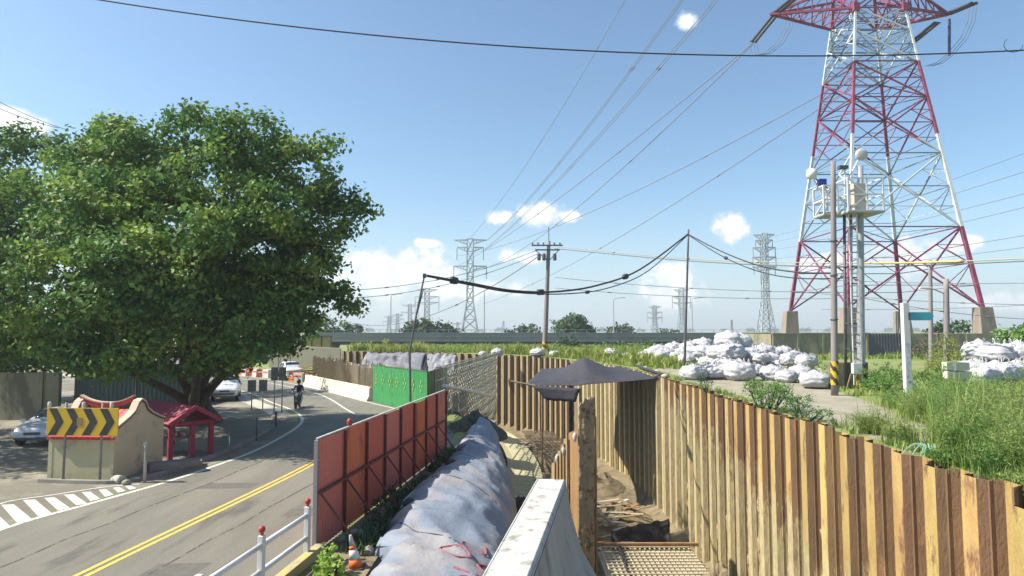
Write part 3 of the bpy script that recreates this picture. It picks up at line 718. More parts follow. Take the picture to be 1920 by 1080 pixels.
# ------------------------------------------------------------------ roadside shrine
S0, S1, S2 = gp(210, 902), gp(88, 900), gp(303, 884)
sx = (S0 - S1); Wd = sx.length; sx.normalize(); sy = Vector((-sx.y, sx.x, 0)); Dp = 2.7
sh = thing('shrine', 'small cream walled shrine with red tiled roof behind the chevron board', 'shrine', S1, math.atan2(sx.y, sx.x))
WH = 1.42
MB().box((Wd / 2, Dp / 2, WH / 2), (Wd - .02, Dp - .02, WH)).build('wall', wall_cream, sh, bevel=.01)
MB().box((Wd / 2, -.02, WH - .03), (Wd + .05, .1, .09)).build('cornice', shrine_red, sh)
gab = [(0, 0), (0, 1.66), (.35, 1.80), (.75, 1.98), (1.0, 2.14), (1.17, 2.40), (1.35, 2.50), (1.53, 2.40), (1.7, 2.14), (1.95, 1.98), (2.35, 1.80), (Dp, 1.68), (Dp, 1.6), (Dp, 0)]
mY = lambda x: Matrix.Translation((x, 0, 0)) @ Matrix.Rotation(R(90), 4, 'Z')
for x0_ in (Wd - .12, 0.0):
    MB().prism(gab, -.14, 0, mY(x0_)).build('gable', wall_cream, sh)
    for off_, th_, m_, nm in ((0, .045, trim_dark, 'gable_trim'), (.055, .055, trim_pale, 'gable_coping')):
        mb = MB(); pts = [(y, z) for y, z in gab[1:12]]
        for i in range(len(pts) - 1):
            (ya, za), (yb, zb) = pts[i], pts[i + 1]
            mb.bar((x0_ + .06, ya, za + off_), (x0_ + .06, yb, zb + off_), .26, th_)
        mb.build(nm, m_, sh)
def roofsheet(n=14, k=20):
    rows = []
    for i in range(n):
        t = i / (n - 1); y = -.12 + t * 1.47; z = 1.44 + .78 * (t ** 1.35); rows.append([Vector((.12 + (Wd - .24) * j / k, y, z + .018 * (j % 2))) for j in range(k + 1)])
    for i in range(1, n):
        t = 1 - i / (n - 1); y = 1.35 + (1 - t) * 1.47; z = 1.44 + .78 * (t ** 1.35); rows.append([Vector((.12 + (Wd - .24) * j / k, y, z + .018 * (j % 2))) for j in range(k + 1)])
    return rows
MB().grid(roofsheet()).build('roof', shrine_red, sh, solid=.05)
rp = [Vector((.05 + (Wd - .3) * t, 1.35, 2.30 + .25 * abs(2 * t - 1) ** 2.2 + .02)) for t in [k / 16 for k in range(17)]]
mb = MB(); [mb.bar(rp[i], rp[i + 1], .14, .16) for i in range(16)]; mb.build('ridge', shrine_red, sh)
mb = MB(); [mb.bar(rp[i] + Vector((0, 0, .10)), rp[i + 1] + Vector((0, 0, .10)), .18, .04) for i in range(16)]; mb.build('ridge_coping', trim_pale, sh)

cn = thing('shrine_canopy', 'crimson gabled canopy on square red posts in front of the shrine door', 'canopy', gp(318, 864), R(50))
CW, CD, CHt = 1.55, 3.6, 1.28
for (x, y) in ((0, 0), (CW * .5, -.1), (CW, 0), (0, CD), (CW, CD), (0, 1.7), (CW, 1.7)):
    MB().box((x, y, CHt / 2), (.17, .17, CHt)).build('post', canopy_red, cn, bevel=.01)
mb = MB(); mb.box((CW / 2, 0, CHt + .05), (CW + .2, .12, .16)); mb.box((CW / 2, CD, CHt + .05), (CW + .2, .12, .16)); mb.box((0, CD / 2, CHt + .04), (.12, CD, .14)); mb.box((CW, CD / 2, CHt + .04), (.12, CD, .14)); mb.build('beam', canopy_red, cn)
mb = MB()
for sgn in (-1, 1):
    rows = []
    for i in range(3):
        t = i / 2; rows.append([Vector((CW / 2 + sgn * (CW / 2 + .2) * t, -.35 + (CD + .6) * j / 40, CHt + .72 - .60 * t + .02 * (j % 2))) for j in range(41)])
    mb.grid(rows)
mb.build('roof', canopy_red, cn, solid=.03)
mb = MB()
for sgn in (-1, 1): mb.bar((CW / 2, -.37, CHt + .71), (CW / 2 + sgn * (CW / 2 + .2), -.37, CHt + .11), .05, .16)
mb.build('bargeboard', canopy_red, cn)
al = thing('offering_table', 'dark stone offering table with small offerings under the red canopy', 'table', cn.matrix_world.translation + Vector((0, 0, 0)), R(28))
al.location = cn.location + Vector((-.5, 1.6, 0))
MB().box((0, 0, .62), (1.0, .5, .08)).build('top', stain, al, bevel=.01)
for x in (-.4, .4): MB().box((x, 0, .29), (.1, .4, .58)).build('leg', stain, al)
for k, x in enumerate((-.25, 0, .2)):
    o = MB().lathe([(.06, 0), (.08, .05), (.03, .12), (.05, .16), (.01, .17)], (al.location.x + x, al.location.y, .66), 10).build('offering_jar', [trim_pale, red_cap, concrete_w][k], smooth=True)
    tag(o, ['tan jar at the left of the offering table', 'red jar in the middle of the offering table', 'white jar at the right of the offering table'][k], 'jar')
pl = MB().box((0, 0, .12), (1.7, .7, .24)).build('plinth', stain, bevel=.03); pl.location = gp(322, 880) + Vector((0, .25, 0)); pl.rotation_euler = (0, 0, R(32)); tag(pl, 'low dark plinth at the foot of the crimson canopy', 'plinth')
for (x, y, s_, lb) in ((222, 905, .20, 'largest pale rock at the corner of the shrine'), (236, 909, .13, 'small dark rock at the foot of the shrine corner'), (212, 906, .11, 'small rock left of the big pale rock at the shrine corner'), (200, 906, .08, 'tiny rock by the right chevron post')):
    bm = bmesh.new(); bmesh.ops.create_icosphere(bm, subdivisions=3, radius=s_)
    for v in bm.verts: v.co *= 1 + .35 * noise.noise(v.co * 6 + Vector((x, 0, 0))); v.co.z *= .75
    me = bpy.data.meshes.new('rock'); bm.to_mesh(me); bm.free(); me.materials.append(concrete if s_ > .15 else rock_m); o = bpy.data.objects.new('rock', me); COL.objects.link(o)
    o.location = gp(x, y) + Vector((0, 0, s_ * .5)); tag(o, lb, 'rock', 'rocks at the shrine corner')

# ------------------------------------------------------------------ chevron board
cb = thing('chevron_board', 'yellow board with four black chevrons on two posts before the shrine', 'road sign', gp(150, 906) + Vector((0, 0, 0)), math.atan2(sx.y, sx.x) + R(1))
BW, BH, BZ = 2.42, .90, 1.98
MB().box((0, 0, BZ), (BW, .04, BH)).build('board', yellow, cb, bevel=.006)
cwid = BW / 4.35
for k in range(4):
    x0_ = -BW / 2 + .06 + k * (cwid + .02); a = .25; hh = BH / 2 - .015; th_ = .27
    pts = [(x0_, BZ + hh), (x0_ + th_, BZ + hh), (x0_ + th_ + a, BZ), (x0_ + th_, BZ - hh), (x0_, BZ - hh), (x0_ + a, BZ)]
    MB().prism(pts, -.026, -.0205).build('chevron', black, cb)
mb = MB(); mb.box((-.10 + .02, -.028, BZ), (.20, .004, .26)); mb.build('dirt_patch', brown_steel, cb)
for x in (-.62, .62):
    MB().tube([(x, .06, 0), (x, .06, 2.6)], .04, 10).build('post', pole_c, cb, smooth=True)
for (x, zt) in ((-1.19, 2.62), (-.02, 2.62), (.93, 2.62)):
    MB().lathe([(.05, 2.42), (.055, 2.46), (.055, 2.6), (.03, zt)], (x, .05, 0), 10).build('knob', concrete_w, cb, smooth=True)
# bollards and little posts
def bollard(px_, py_, h, lb, m_=steel, r=.05):
    t = thing('bollard', lb, 'bollard', gp(px_, py_), group='thin posts near the shrine')
    MB().tube([(0, 0, 0), (0, 0, h)], r, 10).build('post', m_, t, smooth=True)
    MB().lathe([(r * 1.3, 0), (r * 1.4, .04), (r * .9, .09), (.005, .11)], (0, 0, h - .02), 10).build('cap', m_, t, smooth=True)
bollard(271, 904, 1.22, 'grey pipe bollard before the shaded shrine gable', concrete)
bollard(430, 862, .95, 'dark short bollard right of the crimson canopy', steel_dark, .03)
bollard(481, 826, .95, 'dark bollard in tree shade beside the curved edge line', steel_dark, .035)
bollard(517, 800, .7, 'short dark bollard nearest the bend of the edge line', steel_dark, .05)

# back-facing twin signs at the bend
def twin_sign(px_, py_, h, bw_, bh, label, gap):
    t = thing('twin_sign', label, 'road sign', gp(px_, py_), R(12))
    for x in (-gap, gap):
        MB().tube([(x, 0, 0), (x, 0, h - .05)], .035, 8).build('post', steel, t, smooth=True)
        mb = MB(); mb.box((x, -.06, h - bh / 2), (bw_, .02, bh)); mb.build('plate', M('sign_back', (.20, .21, .19), (.3, .3, .26), 4, .6), t, bevel=.01)
        mb = MB(); mb.box((x, -.04, h - bh * .3), (bw_ * .9, .03, .04)); mb.box((x, -.04, h - bh * .72), (bw_ * .9, .03, .04)); mb.build('bracket', steel_dark, t)
twin_sign(482, 768, 1.85, .5, .72, 'lower grey backed twin sign plates on two thin posts', .33)
twin_sign(521, 775, 2.75, .42, .8, 'taller grey backed twin sign plates on two posts right of the lower pair', .22)

# ------------------------------------------------------------------ back walls at left, shed roof
bw1 = thing('garden_wall', 'stained concrete wall in shade behind the white sedan', 'wall', (-34, 36, 0))
MB().box((3.8, 0, 1.3), (10, .25, 2.6)).build('wall', wall_old, bw1, bevel=.02)
for k in range(3): MB().box((-.6 + k * 4.2, -.16, 1.3), (.3, .12, 2.62)).build('pilaster', wall_old, bw1)
bw2 = thing('cladding_fence', 'dark grey green corrugated fence under the banyan tree', 'fence', (-26, 37, 0))
mb = MB(); corrug(mb, Vector((.9, 0, 0)), Vector((1, 0, 0)), Vector((0, -1, 0)), 7.4, 2.5, 0, .25, .04); mb.build('panel', green_wall, bw2, solid=.01, fix=False)
for k in range(5): MB().box((1 + k * 1.8, .1, 1.25), (.1, .1, 2.5)).build('post', steel_dark, bw2)
hs = thing('shed', 'small shed with pale grey metal roof behind the dark fence', 'shed', (-26.5, 43, 0))
MB().box((2, 1.5, 1.2), (4.6, 3, 2.4)).build('wall', green_wall, hs)
MB().prism([(-.6, 2.4), (2, 3.15), (4.6, 2.4), (4.6, 2.3), (2, 3.05), (-.6, 2.3)], -.3, 3.3).build('roof', roof_grey, hs)
lp = thing('lamp_post', 'short dark lamp post beside the dark fence under the tree', 'lamp post', gp(253, 800, 0))
MB().tube([(0, 0, 0), (0, 0, 3.35)], .06, 10).build('post', steel_dark, lp); MB().lathe([(.05, 0), (.28, .03), (.25, .08), (.05, .14)], (0, 0, 3.35), 16).build('lamp_shade', concrete_w, lp, smooth=True)

# ------------------------------------------------------------------ vehicles
def vehicle(name, label, cat, loc, rz, paint, kind='sedan', L_=4.4, Wd_=1.75):
    t = thing(name, label, cat, loc, rz)
    # stations: y along the car (front = -y), sill z, belt z, belt half width, top z, top half width
    if kind == 'sedan':
        st = [(0, .38, .62, .55, .64, .45), (.06, .30, .70, .74, .74, .62), (.35, .25, .80, .84, .84, .70), (1.05, .24, .92, .87, .96, .74), (1.28, .24, .94, .875, 1.0, .72), (1.95, .24, .96, .88, 1.40, .60), (2.5, .24, .96, .88, 1.45, .60), (3.1, .24, .97, .88, 1.40, .58), (3.72, .26, .98, .86, 1.04, .66), (4.2, .32, .93, .80, .96, .66), (4.4, .42, .80, .66, .82, .55)]
    elif kind == 'suv':
        st = [(0, .42, .72, .6, .74, .5), (.06, .36, .86, .78, .9, .62), (.35, .32, .98, .86, 1.02, .72), (1.0, .3, 1.05, .88, 1.10, .74), (1.2, .3, 1.06, .88, 1.14, .72), (1.75, .3, 1.08, .89, 1.66, .64), (2.6, .3, 1.08, .89, 1.72, .65), (3.7, .3, 1.08, .88, 1.66, .63), (4.15, .36, 1.06, .86, 1.30, .66), (4.35, .42, .95, .80, .98, .7), (4.4, .46, .8, .7, .82, .6)]
    else:
        st = [(0, .45, .85, .66, .9, .6), (.06, .4, 1.0, .80, 1.05, .7), (.3, .38, 1.1, .86, 1.15, .74), (.7, .36, 1.15, .88, 1.22, .74), (1.2, .36, 1.18, .88, 1.78, .68), (2.0, .36, 1.18, .88, 1.82, .68), (2.35, .36, 1.18, .88, 1.78, .68), (2.42, .36, 1.05, .88, 1.08, .8), (3.4, .36, 1.05, .88, 1.08, .8), (4.3, .4, 1.05, .86, 1.08, .8), (4.4, .5, .95, .8, .97, .76)]
    k = Wd_ / 1.76; rows = []
    for (y, zs_, zb, wb, zt, wt) in st:
        h = [(0, zs_), (wb * .82, zs_), (wb * .97, zs_ + .10), (wb * 1.0, (zs_ + zb) / 2), (wb, zb - .05), (wb * .97, zb), (wt + (wb - wt) * .10, zb + (zt - zb) * .88), (wt * .85, zt), (wt * .4, zt + .015), (0, zt + .02)]
        rows.append([Vector((x * k, y - L_ / 2, z)) for x, z in h] + [Vector((-x * k, y - L_ / 2, z)) for x, z in reversed(h[:-1])])
    mb = MB(); mb.grid(rows)
    n1 = len(rows[0]); mb.add(rows[0], [tuple(range(n1))]); mb.add(rows[-1], [tuple(range(n1 - 1, -1, -1))])
    b = mb.build('body', paint, t, smooth=True)
    sb = b.modifiers.new('sub', 'SUBSURF'); sb.levels = 1; sb.render_levels = 2
    # glass, standing a little proud of the body
    cab = [s_ for s_ in st if s_[4] - s_[2] > .3]; f0 = st[st.index(cab[0]) - 1]; r0 = st[st.index(cab[-1]) + 1] if kind != 'pickup' else None
    def strip(name_, a, b_, wa, wb_, za, zb_):
        m_ = MB(); e = .02; nrm = Vector((0, a - b_, 0)).normalized() if False else None
        rows_ = []
        for i in range(5):
            t_ = i / 4; y = a + (b_ - a) * t_; z = za + (zb_ - za) * t_ + .035; w_ = wa + (wb_ - wa) * t_
            rows_.append([Vector((x * w_ * k, y - L_ / 2, z - .05 * abs(x) ** 3)) for x in (-1, -.6, -.2, .2, .6, 1)])
        m_.grid(rows_); m_.build(name_, glass_m, t, smooth=True, solid=.01)
    strip('windscreen', f0[0] + .1, cab[0][0] - .03, f0[5] * .95, cab[0][5] * .95, f0[4] + .07, cab[0][4] - .04)
    if r0: strip('rear_window', cab[-1][0] + .05, r0[0] - .1, cab[-1][5] * .9, r0[5] * .9, cab[-1][4] - .03, r0[4] + .06)
    for sgn in (-1, 1):
        for a, b_ in ((cab[0], cab[1]), (cab[1], cab[2] if len(cab) > 2 else cab[1])):
            m_ = MB(); q = []
            for s_, e_ in ((a, .06), (b_, -.06)):
                wtop = s_[5] + (s_[3] - s_[5]) * .16
                q += [Vector((sgn * (s_[3] * .985 + .01) * k, s_[0] + e_ - L_ / 2, s_[2] + .04)), Vector((sgn * (wtop + .012) * k, s_[0] + e_ - L_ / 2, s_[2] + (s_[4] - s_[2]) * .84))]
            m_.add(q, [(0, 2, 3, 1)]); m_.build('side_window', glass_m, t, solid=.008)
    for y in (.78, L_ - .85):
        for sgn in (-1, 1):
            r_ = .31 if kind == 'sedan' else .35
            m_ = MB(); m_.lathe([(r_ * .62, -.10), (r_ * .96, -.10), (r_, -.07), (r_, .07), (r_ * .96, .10), (r_ * .62, .10)], (sgn * .76 * k, y - L_ / 2, r_), 22, 'X')
            w_ = m_.build('wheel', rubber, t, smooth=False)
            m_ = MB(); m_.lathe([(.02, -.105), (r_ * .6, -.105), (r_ * .62, -.06), (r_ * .62, .06), (r_ * .6, .105), (.02, .105)], (sgn * .76 * k, y - L_ / 2, r_), 14, 'X'); m_.build('rim', chrome, w_)
    z0_ = st[1][2]
    for sgn in (-1, 1):
        MB().box((sgn * .60 * k, .06 - L_ / 2, z0_ - .10), (.34 * k, .16, .15), rz=-sgn * .25).build('headlight', lamp_m, t, bevel=.03)
        MB().box((sgn * .98 * k, 1.35 - L_ / 2, st[4][2] + .06), (.16, .1, .12)).build('mirror', paint, t, bevel=.02)
    MB().box((0, .015 - L_ / 2, z0_ - .12), (.62 * k, .10, .11)).build('grille', steel_dark, t, bevel=.01)
    MB().box((0, .0 - L_ / 2, z0_ - .32), (1.3 * k, .14, .10)).build('bumper_grille', steel_dark, t, bevel=.02)
    MB().box((0, -.055 - L_ / 2 + .01, z0_ - .25), (.34, .02, .14)).build('number_plate', white_p, t)
    return t
vehicle('parked_car', 'white sedan parked nose out left of the shrine', 'car', gp(52, 838) + Vector((-.2, 2.0, 0)), R(12), car_white)
vehicle('parked_car', 'blue and white suv parked in shade behind the shrine canopy', 'car', gp(398, 754) + Vector((0, 2.2, 0)), R(20), car_white, 'suv', 4.4, 1.8)
vehicle('pickup_truck', 'small white pickup truck among the roadworks at the far bend', 'truck', gp(532, 713) + Vector((0, 1.2, 0)), R(38), car_white, 'pickup', 4.4, 1.8)

# ------------------------------------------------------------------ scooter and rider coming toward us
def skin(name, chain_pts, edges, radii, mat, parent, root=0, sub=1):
    me = bpy.data.meshes.new(name); me.from_pydata([tuple(p) for p in chain_pts], edges, []); me.materials.append(mat)
    o = bpy.data.objects.new(name, me); COL.objects.link(o); o.parent = parent
    md = o.modifiers.new('skin', 'SKIN'); md.use_smooth_shade = True
    sv = me.skin_vertices[0].data if me.skin_vertices else None
    if sv is None:
        bm = bmesh.new(); bm.from_mesh(me); bm.verts.layers.skin.verify(); bm.to_mesh(me); bm.free(); sv = me.skin_vertices[0].data
    for i, r_ in enumerate(radii): sv[i].radius = (r_, r_) if not isinstance(r_, tuple) else r_; sv[i].use_root = (i == root)
    s_ = o.modifiers.new('sub', 'SUBSURF'); s_.levels = sub; s_.render_levels = sub
    return o
sc = thing('motor_scooter', 'dark scooter coming down the left side of the road', 'scooter', gp(558, 765), R(8))
for y, r_ in ((-.62, .23), (.60, .23)):
    m_ = MB(); m_.lathe([(.13, -.05), (.21, -.055), (r_, -.02), (r_, .02), (.21, .055), (.13, .05)], (0, y, r_), 20, 'X'); w_ = m_.build('wheel', rubber, sc)
    m_ = MB(); m_.lathe([(.02, -.05), (.125, -.04), (.125, .04), (.02, .05)], (0, y, r_), 12, 'X'); m_.build('rim', chrome, w_)
m_ = MB(); m_.prism([(-.28, .25), (-.42, .95), (-.30, 1.0), (-.12, .33), (.22, .30), (.30, .72), (.85, .80), (.80, .55), (.55, .40), (.38, .24)], -.16, .16, Matrix.Rotation(R(90), 4, 'Z')); m_.build('body', scooter_m, sc, bevel=.03)
MB().box((0, .48, .80), (.26, .68, .09)).build('seat', rubber, sc, bevel=.03)
MB().box((0, -.62, .50), (.14, .40, .05)).build('front_mudguard', scooter_m, sc, bevel=.02)
MB().tube([(0, -.60, .25), (0, -.40, .95)], .03, 8).build('fork', steel_dark, sc)
MB().tube([(-.33, -.28, 1.02), (-.12, -.38, 1.0), (.12, -.38, 1.0), (.33, -.28, 1.02)], .018, 8).build('handlebar', steel_dark, sc)
MB().lathe([(.02, -.03), (.09, -.02), (.09, .04)], (0, -.46, .86), 14, 'Y').build('headlight', lamp_m, sc)
for s_ in (-1, 1):
    MB().tube([(s_ * .2, -.36, 1.0), (s_ * .28, -.38, 1.2)], .008, 6).build('mirror_stalk', steel_dark, sc); MB().lathe([(.01, -.01), (.06, -.008), (.06, .008), (.01, .01)], (s_ * .29, -.385, 1.23), 12, 'Y').build('mirror', steel_dark, sc)
pn = thing('person', 'person in a navy jacket and dark helmet riding the scooter', 'person', gp(558, 765), R(8))
pts = [(0, .38, .90), (0, .36, 1.12), (0, .30, 1.36), (0, .27, 1.46), (0, .25, 1.54), (0, .23, 1.66)]; rad = [.13, .125, .13, .06, .07, .09]; ed = [(0, 1), (1, 2), (2, 3), (3, 4), (4, 5)]
def limb(base, ps, rs):
    global pts, rad, ed
    last = base
    for p, r_ in zip(ps, rs): pts.append(p); rad.append(r_); ed.append((last, len(pts) - 1)); last = len(pts) - 1
    return last
for s_ in (-1, 1):
    w_ = limb(2, [(s_ * .19, .28, 1.38), (s_ * .30, .12, 1.16), (s_ * .31, -.14, 1.05), (s_ * .30, -.22, 1.035)], [.06, .045, .03, .028])
    for f in range(4): limb(w_, [(s_ * (.265 + .022 * f), -.285 - .004 * (f % 3), 1.045), (s_ * (.265 + .022 * f), -.31, 1.02), (s_ * (.265 + .022 * f), -.29, 1.00)], [.010, .009, .008])
    limb(w_, [(s_ * .245, -.24, 1.01), (s_ * .235, -.27, .995)], [.011, .009])
    limb(0, [(s_ * .10, .34, .88), (s_ * .19, -.02, .84), (s_ * .15, -.06, .42), (s_ * .14, -.16, .34)], [.10, .07, .05, .04])
body = skin('body', pts, ed, rad, skin_m, pn)
jp = [(0, .38, .92), (0, .36, 1.12), (0, .30, 1.37), (0, .27, 1.44)]; je = [(0, 1), (1, 2), (2, 3)]; jr = [.165, .165, .165, .085]
for s_ in (-1, 1):
    b0 = len(jp); jp += [(s_ * .19, .28, 1.38), (s_ * .30, .12, 1.16), (s_ * .31, -.12, 1.06)]; je += [(2, b0), (b0, b0 + 1), (b0 + 1, b0 + 2)]; jr += [.085, .07, .05]
skin('jacket', jp, je, jr, jacket_m, pn)
tp = [(0, .38, .93)]; te = []; tr_ = [.16]
for s_ in (-1, 1):
    b0 = len(tp); tp += [(s_ * .11, .32, .90), (s_ * .19, -.02, .85), (s_ * .155, -.06, .45)]; te += [(0, b0), (b0, b0 + 1), (b0 + 1, b0 + 2)]; tr_ += [.115, .085, .065]
skin('trousers', tp, te, tr_, trouser_m, pn)
for s_ in (-1, 1): MB().box((s_ * .145, -.13, .35), (.09, .26, .09)).build('shoe', rubber, pn, bevel=.02)
MB().lathe([(.05, -.16), (.125, -.10), (.145, 0), (.12, .09), (.06, .135), (.005, .145)], (0, .24, 1.68), 18).build('helmet', helmet_m, pn, smooth=True)
MB().box((0, .11, 1.655), (.17, .03, .09)).build('visor', glass_m, pn, bevel=.02)
# ------------------------------------------------------------------ lattice towers
def tower(root, z0, z1, w0, w1, lev, lw, bw_, mats, band, cx=0, cy=0, second=True, lean=None):
    """four tapering legs and braced faces; band(z) picks the paint; lev = panel heights"""
    wid = lambda z: w0 + (w1 - w0) * (z - z0) / (z1 - z0) if lean is None else lean(z)
    cor = lambda k, z: Vector((cx + (-1, 1, 1, -1)[k] * wid(z) / 2, cy + (-1, -1, 1, 1)[k] * wid(z) / 2, z))
    for k in range(4):
        mb = MB()
        for a, b in zip(lev[:-1], lev[1:]):
            n_ = 3
            for i in range(n_):
                za, zb = a + (b - a) * i / n_, a + (b - a) * (i + 1) / n_; mb.cur = band((za + zb) / 2)
                mb.bar(cor(k, za), cor(k, zb), lw * (1 - .45 * (za - z0) / (z1 - z0)))
        mb.build('leg', mats, root)
    for k in range(4):
        mb = MB(); k2 = (k + 1) % 4
        for a, b in zip(lev[:-1], lev[1:]):
            A0, B0, A1, B1 = cor(k, a), cor(k2, a), cor(k, b), cor(k2, b)
            t = wid(a) / (wid(a) + wid(b)); C = A0.lerp(B1, t)
            for p, q in ((A0, C), (B0, C), (C, B1), (C, A1)):
                for (s_, e_) in ((0, .5), (.5, 1)):
                    m0, m1 = p.lerp(q, s_), p.lerp(q, e_); z_ = (m0.z + m1.z) / 2
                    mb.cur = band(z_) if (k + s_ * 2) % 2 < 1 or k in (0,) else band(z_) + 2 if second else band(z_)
                    mb.bar(m0, m1, bw_)
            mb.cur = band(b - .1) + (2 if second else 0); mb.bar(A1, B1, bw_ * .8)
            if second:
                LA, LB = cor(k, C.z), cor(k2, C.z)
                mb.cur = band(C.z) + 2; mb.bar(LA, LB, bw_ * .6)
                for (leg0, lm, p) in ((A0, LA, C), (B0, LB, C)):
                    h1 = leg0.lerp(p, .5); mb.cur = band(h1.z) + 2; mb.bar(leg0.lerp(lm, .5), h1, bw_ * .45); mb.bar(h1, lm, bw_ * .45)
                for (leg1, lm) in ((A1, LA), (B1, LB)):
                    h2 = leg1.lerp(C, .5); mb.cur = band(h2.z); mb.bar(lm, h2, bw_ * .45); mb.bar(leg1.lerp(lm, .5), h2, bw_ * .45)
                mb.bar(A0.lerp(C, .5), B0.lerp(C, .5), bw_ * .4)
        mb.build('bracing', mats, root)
    if second:
        for b in lev[1:]:
            mb = MB(); mb.cur = band(b) + 2; mb.bar(cor(0, b), cor(2, b), bw_ * .5); mb.bar(cor(1, b), cor(3, b) + Vector((0, 0, .003)), bw_ * .5)
            mb.build('diaphragm', mats, root)
zy = lambda y, d=75: dp(1620, y, d).z
TX, TY = 42.8, 75.0
bt = thing('transmission_tower', 'huge red and white lattice transmission tower on concrete piers', 'pylon', (TX, TY, PZ))
Z0 = 7.35 - PZ; ZL = [Z0] + [zy(y) - PZ for y in (440, 308, 205, 138, 78, 36)]
bands = [zy(y) - PZ for y in (440, 290, 138, 38)]
def bnd(z): return 0 if z < bands[0] else 1 if z < bands[1] else 0 if z < bands[2] else 1 if z < bands[3] else 0
tower(bt, Z0, ZL[-1], 14.2, 5.7, ZL, .38, .15, [tower_red, tower_white, M('tower_red_shade_brace', (.13, .04, .09), (.2, .05, .11), 1, .6), tower_rib], bnd)  # last two tones are shade-coloured copies for the bracing
zt = ZL[-1]
tower(bt, zt, zt + 14, 5.7, 3.4, [zt, zt + 4, zt + 8.5, zt + 14], .30, .15, [tower_red, tower_white, tower_red, tower_white], lambda z: 0 if z < zt + 6 else 1)
for sgn in (-1, 1):
    mb = MB(); tip = Vector((sgn * 10.8 - .8, 0, zt + .6)); w2 = 2.8
    for y in (-w2, w2):
        a0, a1 = Vector((sgn * w2, y, zt)), Vector((sgn * w2 * .93, y * .93, zt + 3.4))
        mb.bar(a0, tip, .26); mb.bar(a1, tip, .24)
        for k in range(1, 6):
            t = k / 6; mb.bar(a0.lerp(tip, t), a1.lerp(tip, t), .10); mb.bar(a0.lerp(tip, t), a1.lerp(tip, (k - 1) / 6), .10)
    for k in range(6):
        t, t2 = k / 6, (k + 1) / 6
        mb.bar(Vector((sgn * w2, -w2, zt)).lerp(tip, t), Vector((sgn * w2, w2, zt)).lerp(tip, t2), .10); mb.bar(Vector((sgn * w2, w2, zt)).lerp(tip, t), Vector((sgn * w2, -w2, zt)).lerp(tip, t2), .10)
    mb.build('crossarm', tower_red, bt)
    mb = MB(); mb.box((sgn * 2.85, -2.85, zt), (.7, .7, .9)); mb.build('gusset', tower_red, bt)
def insul(a, b, root, gap=.5, r=.2):
    a, b = Vector(a), Vector(b); d = b - a; n = int(d.length / .22); s = d.cross(Vector((0, 0, 1))).normalized()
    mb = MB()
    for sg in (-1, 1):
        pts = []; rr = []
        for i in range(n * 2): pts.append(a + d * (i / (n * 2 - 1)) + s * (sg * gap / 2)); rr.append(r if i % 2 else r * .45)
        mb.tube(pts, rr, 7)
    mb.bar(a - s * gap, a + s * gap, .1); mb.bar(b - s * gap, b + s * gap, .1)
    return mb.build('insulator_string', M('insulator', (.02, .018, .025), (.045, .03, .04), 5, .5), root, off=root.location)
pA, pB = dp(1452, 30, 74), dp(1413, 78, 78)
insul(pA, pB, bt); insul(dp(1458, 22, 74), dp(1500, -12, 70), bt)
insul(dp(1757, 42, 74), dp(1708, 82, 78), bt); insul(dp(1778, 26, 74), dp(1826, 6, 70), bt)
MB().tube([dp(1780, 36, 75), dp(1780, 104, 75)], .16, 8).build('insulator_post', M('post_insulator', (.03, .03, .12), (.05, .05, .16), 3, .4), bt, off=bt.location)
for o_ in (0, 6, -7):
    mb = MB(); mb.tube([dp(x + o_, y, 73) for x, y in ((1826, 8), (1822, 40), (1808, 72), (1780, 104), (1762, 118), (1742, 124))], .035, 5); mb.build('jumper_cable', wire_m, bt, off=bt.location)
    mb = MB(); mb.tube([dp(x + o_, y, 77) for x, y in ((1482, 24), (1480, 50), (1462, 82), (1440, 100), (1418, 104), (1413, 80))], .035, 5); mb.build('jumper_cable', wire_m, bt, off=bt.location)
for (sx_, sy_) in ((-1, -1), (1, -1), (1, 1), (-1, 1)):
    mb = MB(); x, y = sx_ * 7.1, sy_ * 7.1; h = Z0
    mb.add([(x - 1.25 if sx_ < 0 else x - .75, y - .9, 0), (x + .75 if sx_ < 0 else x + 1.25, y - .9, 0), (x + .75 if sx_ < 0 else x + 1.25, y + .9, 0), (x - 1.25 if sx_ < 0 else x - .75, y + .9, 0),
            (x - .7, y - .6, h), (x + .7, y - .6, h), (x + .7, y + .6, h), (x - .7, y + .6, h)], [(0, 3, 2, 1), (4, 5, 6, 7), (0, 1, 5, 4), (1, 2, 6, 5), (2, 3, 7, 6), (3, 0, 4, 7)])
    mb.build('pier', pier_c, bt, bevel=.04)
# concrete enclosure round the piers
ew = thing('enclosure_wall', 'stained concrete enclosure wall around the foot of the big tower', 'wall', (26.9, 66.3, PZ))
EW = 24.2
mb = MB(); mb.box((4.9, 0, 1.17), (9.8, .3, 2.34)); mb.box((17.6 + 1.5, 0, 1.2), (10.2, .3, 2.4)); mb.box((0, 9, 1.17), (.3, 18, 2.34)); mb.box((EW, 9, 1.2), (.3, 18, 2.4)); mb.box((EW / 2, 18, 1.15), (EW, .3, 2.3)); mb.build('wall', wall_old, ew)
for x in (2.6, 5.2, 7.4, 9.7, 14.1, 17, 20, 23): MB().box((x, -.17, 1.2), (.22, .1, 2.4)).build('pilaster', wall_old, ew)
mb = MB(); mb.box((4.9, 0, 2.38), (9.9, .42, .1)); mb.build('coping', pier_c, ew)
mb = MB(); corrug(mb, Vector((9.85, -.02, 0)), Vector((1, 0, 0)), Vector((0, -1, 0)), 4.2, 2.42, 0, .3, .05); mb.build('metal_gate', M('slate_cladding', (.075, .085, .10), (.10, .11, .13), 1, .6), ew, solid=.02, fix=False)

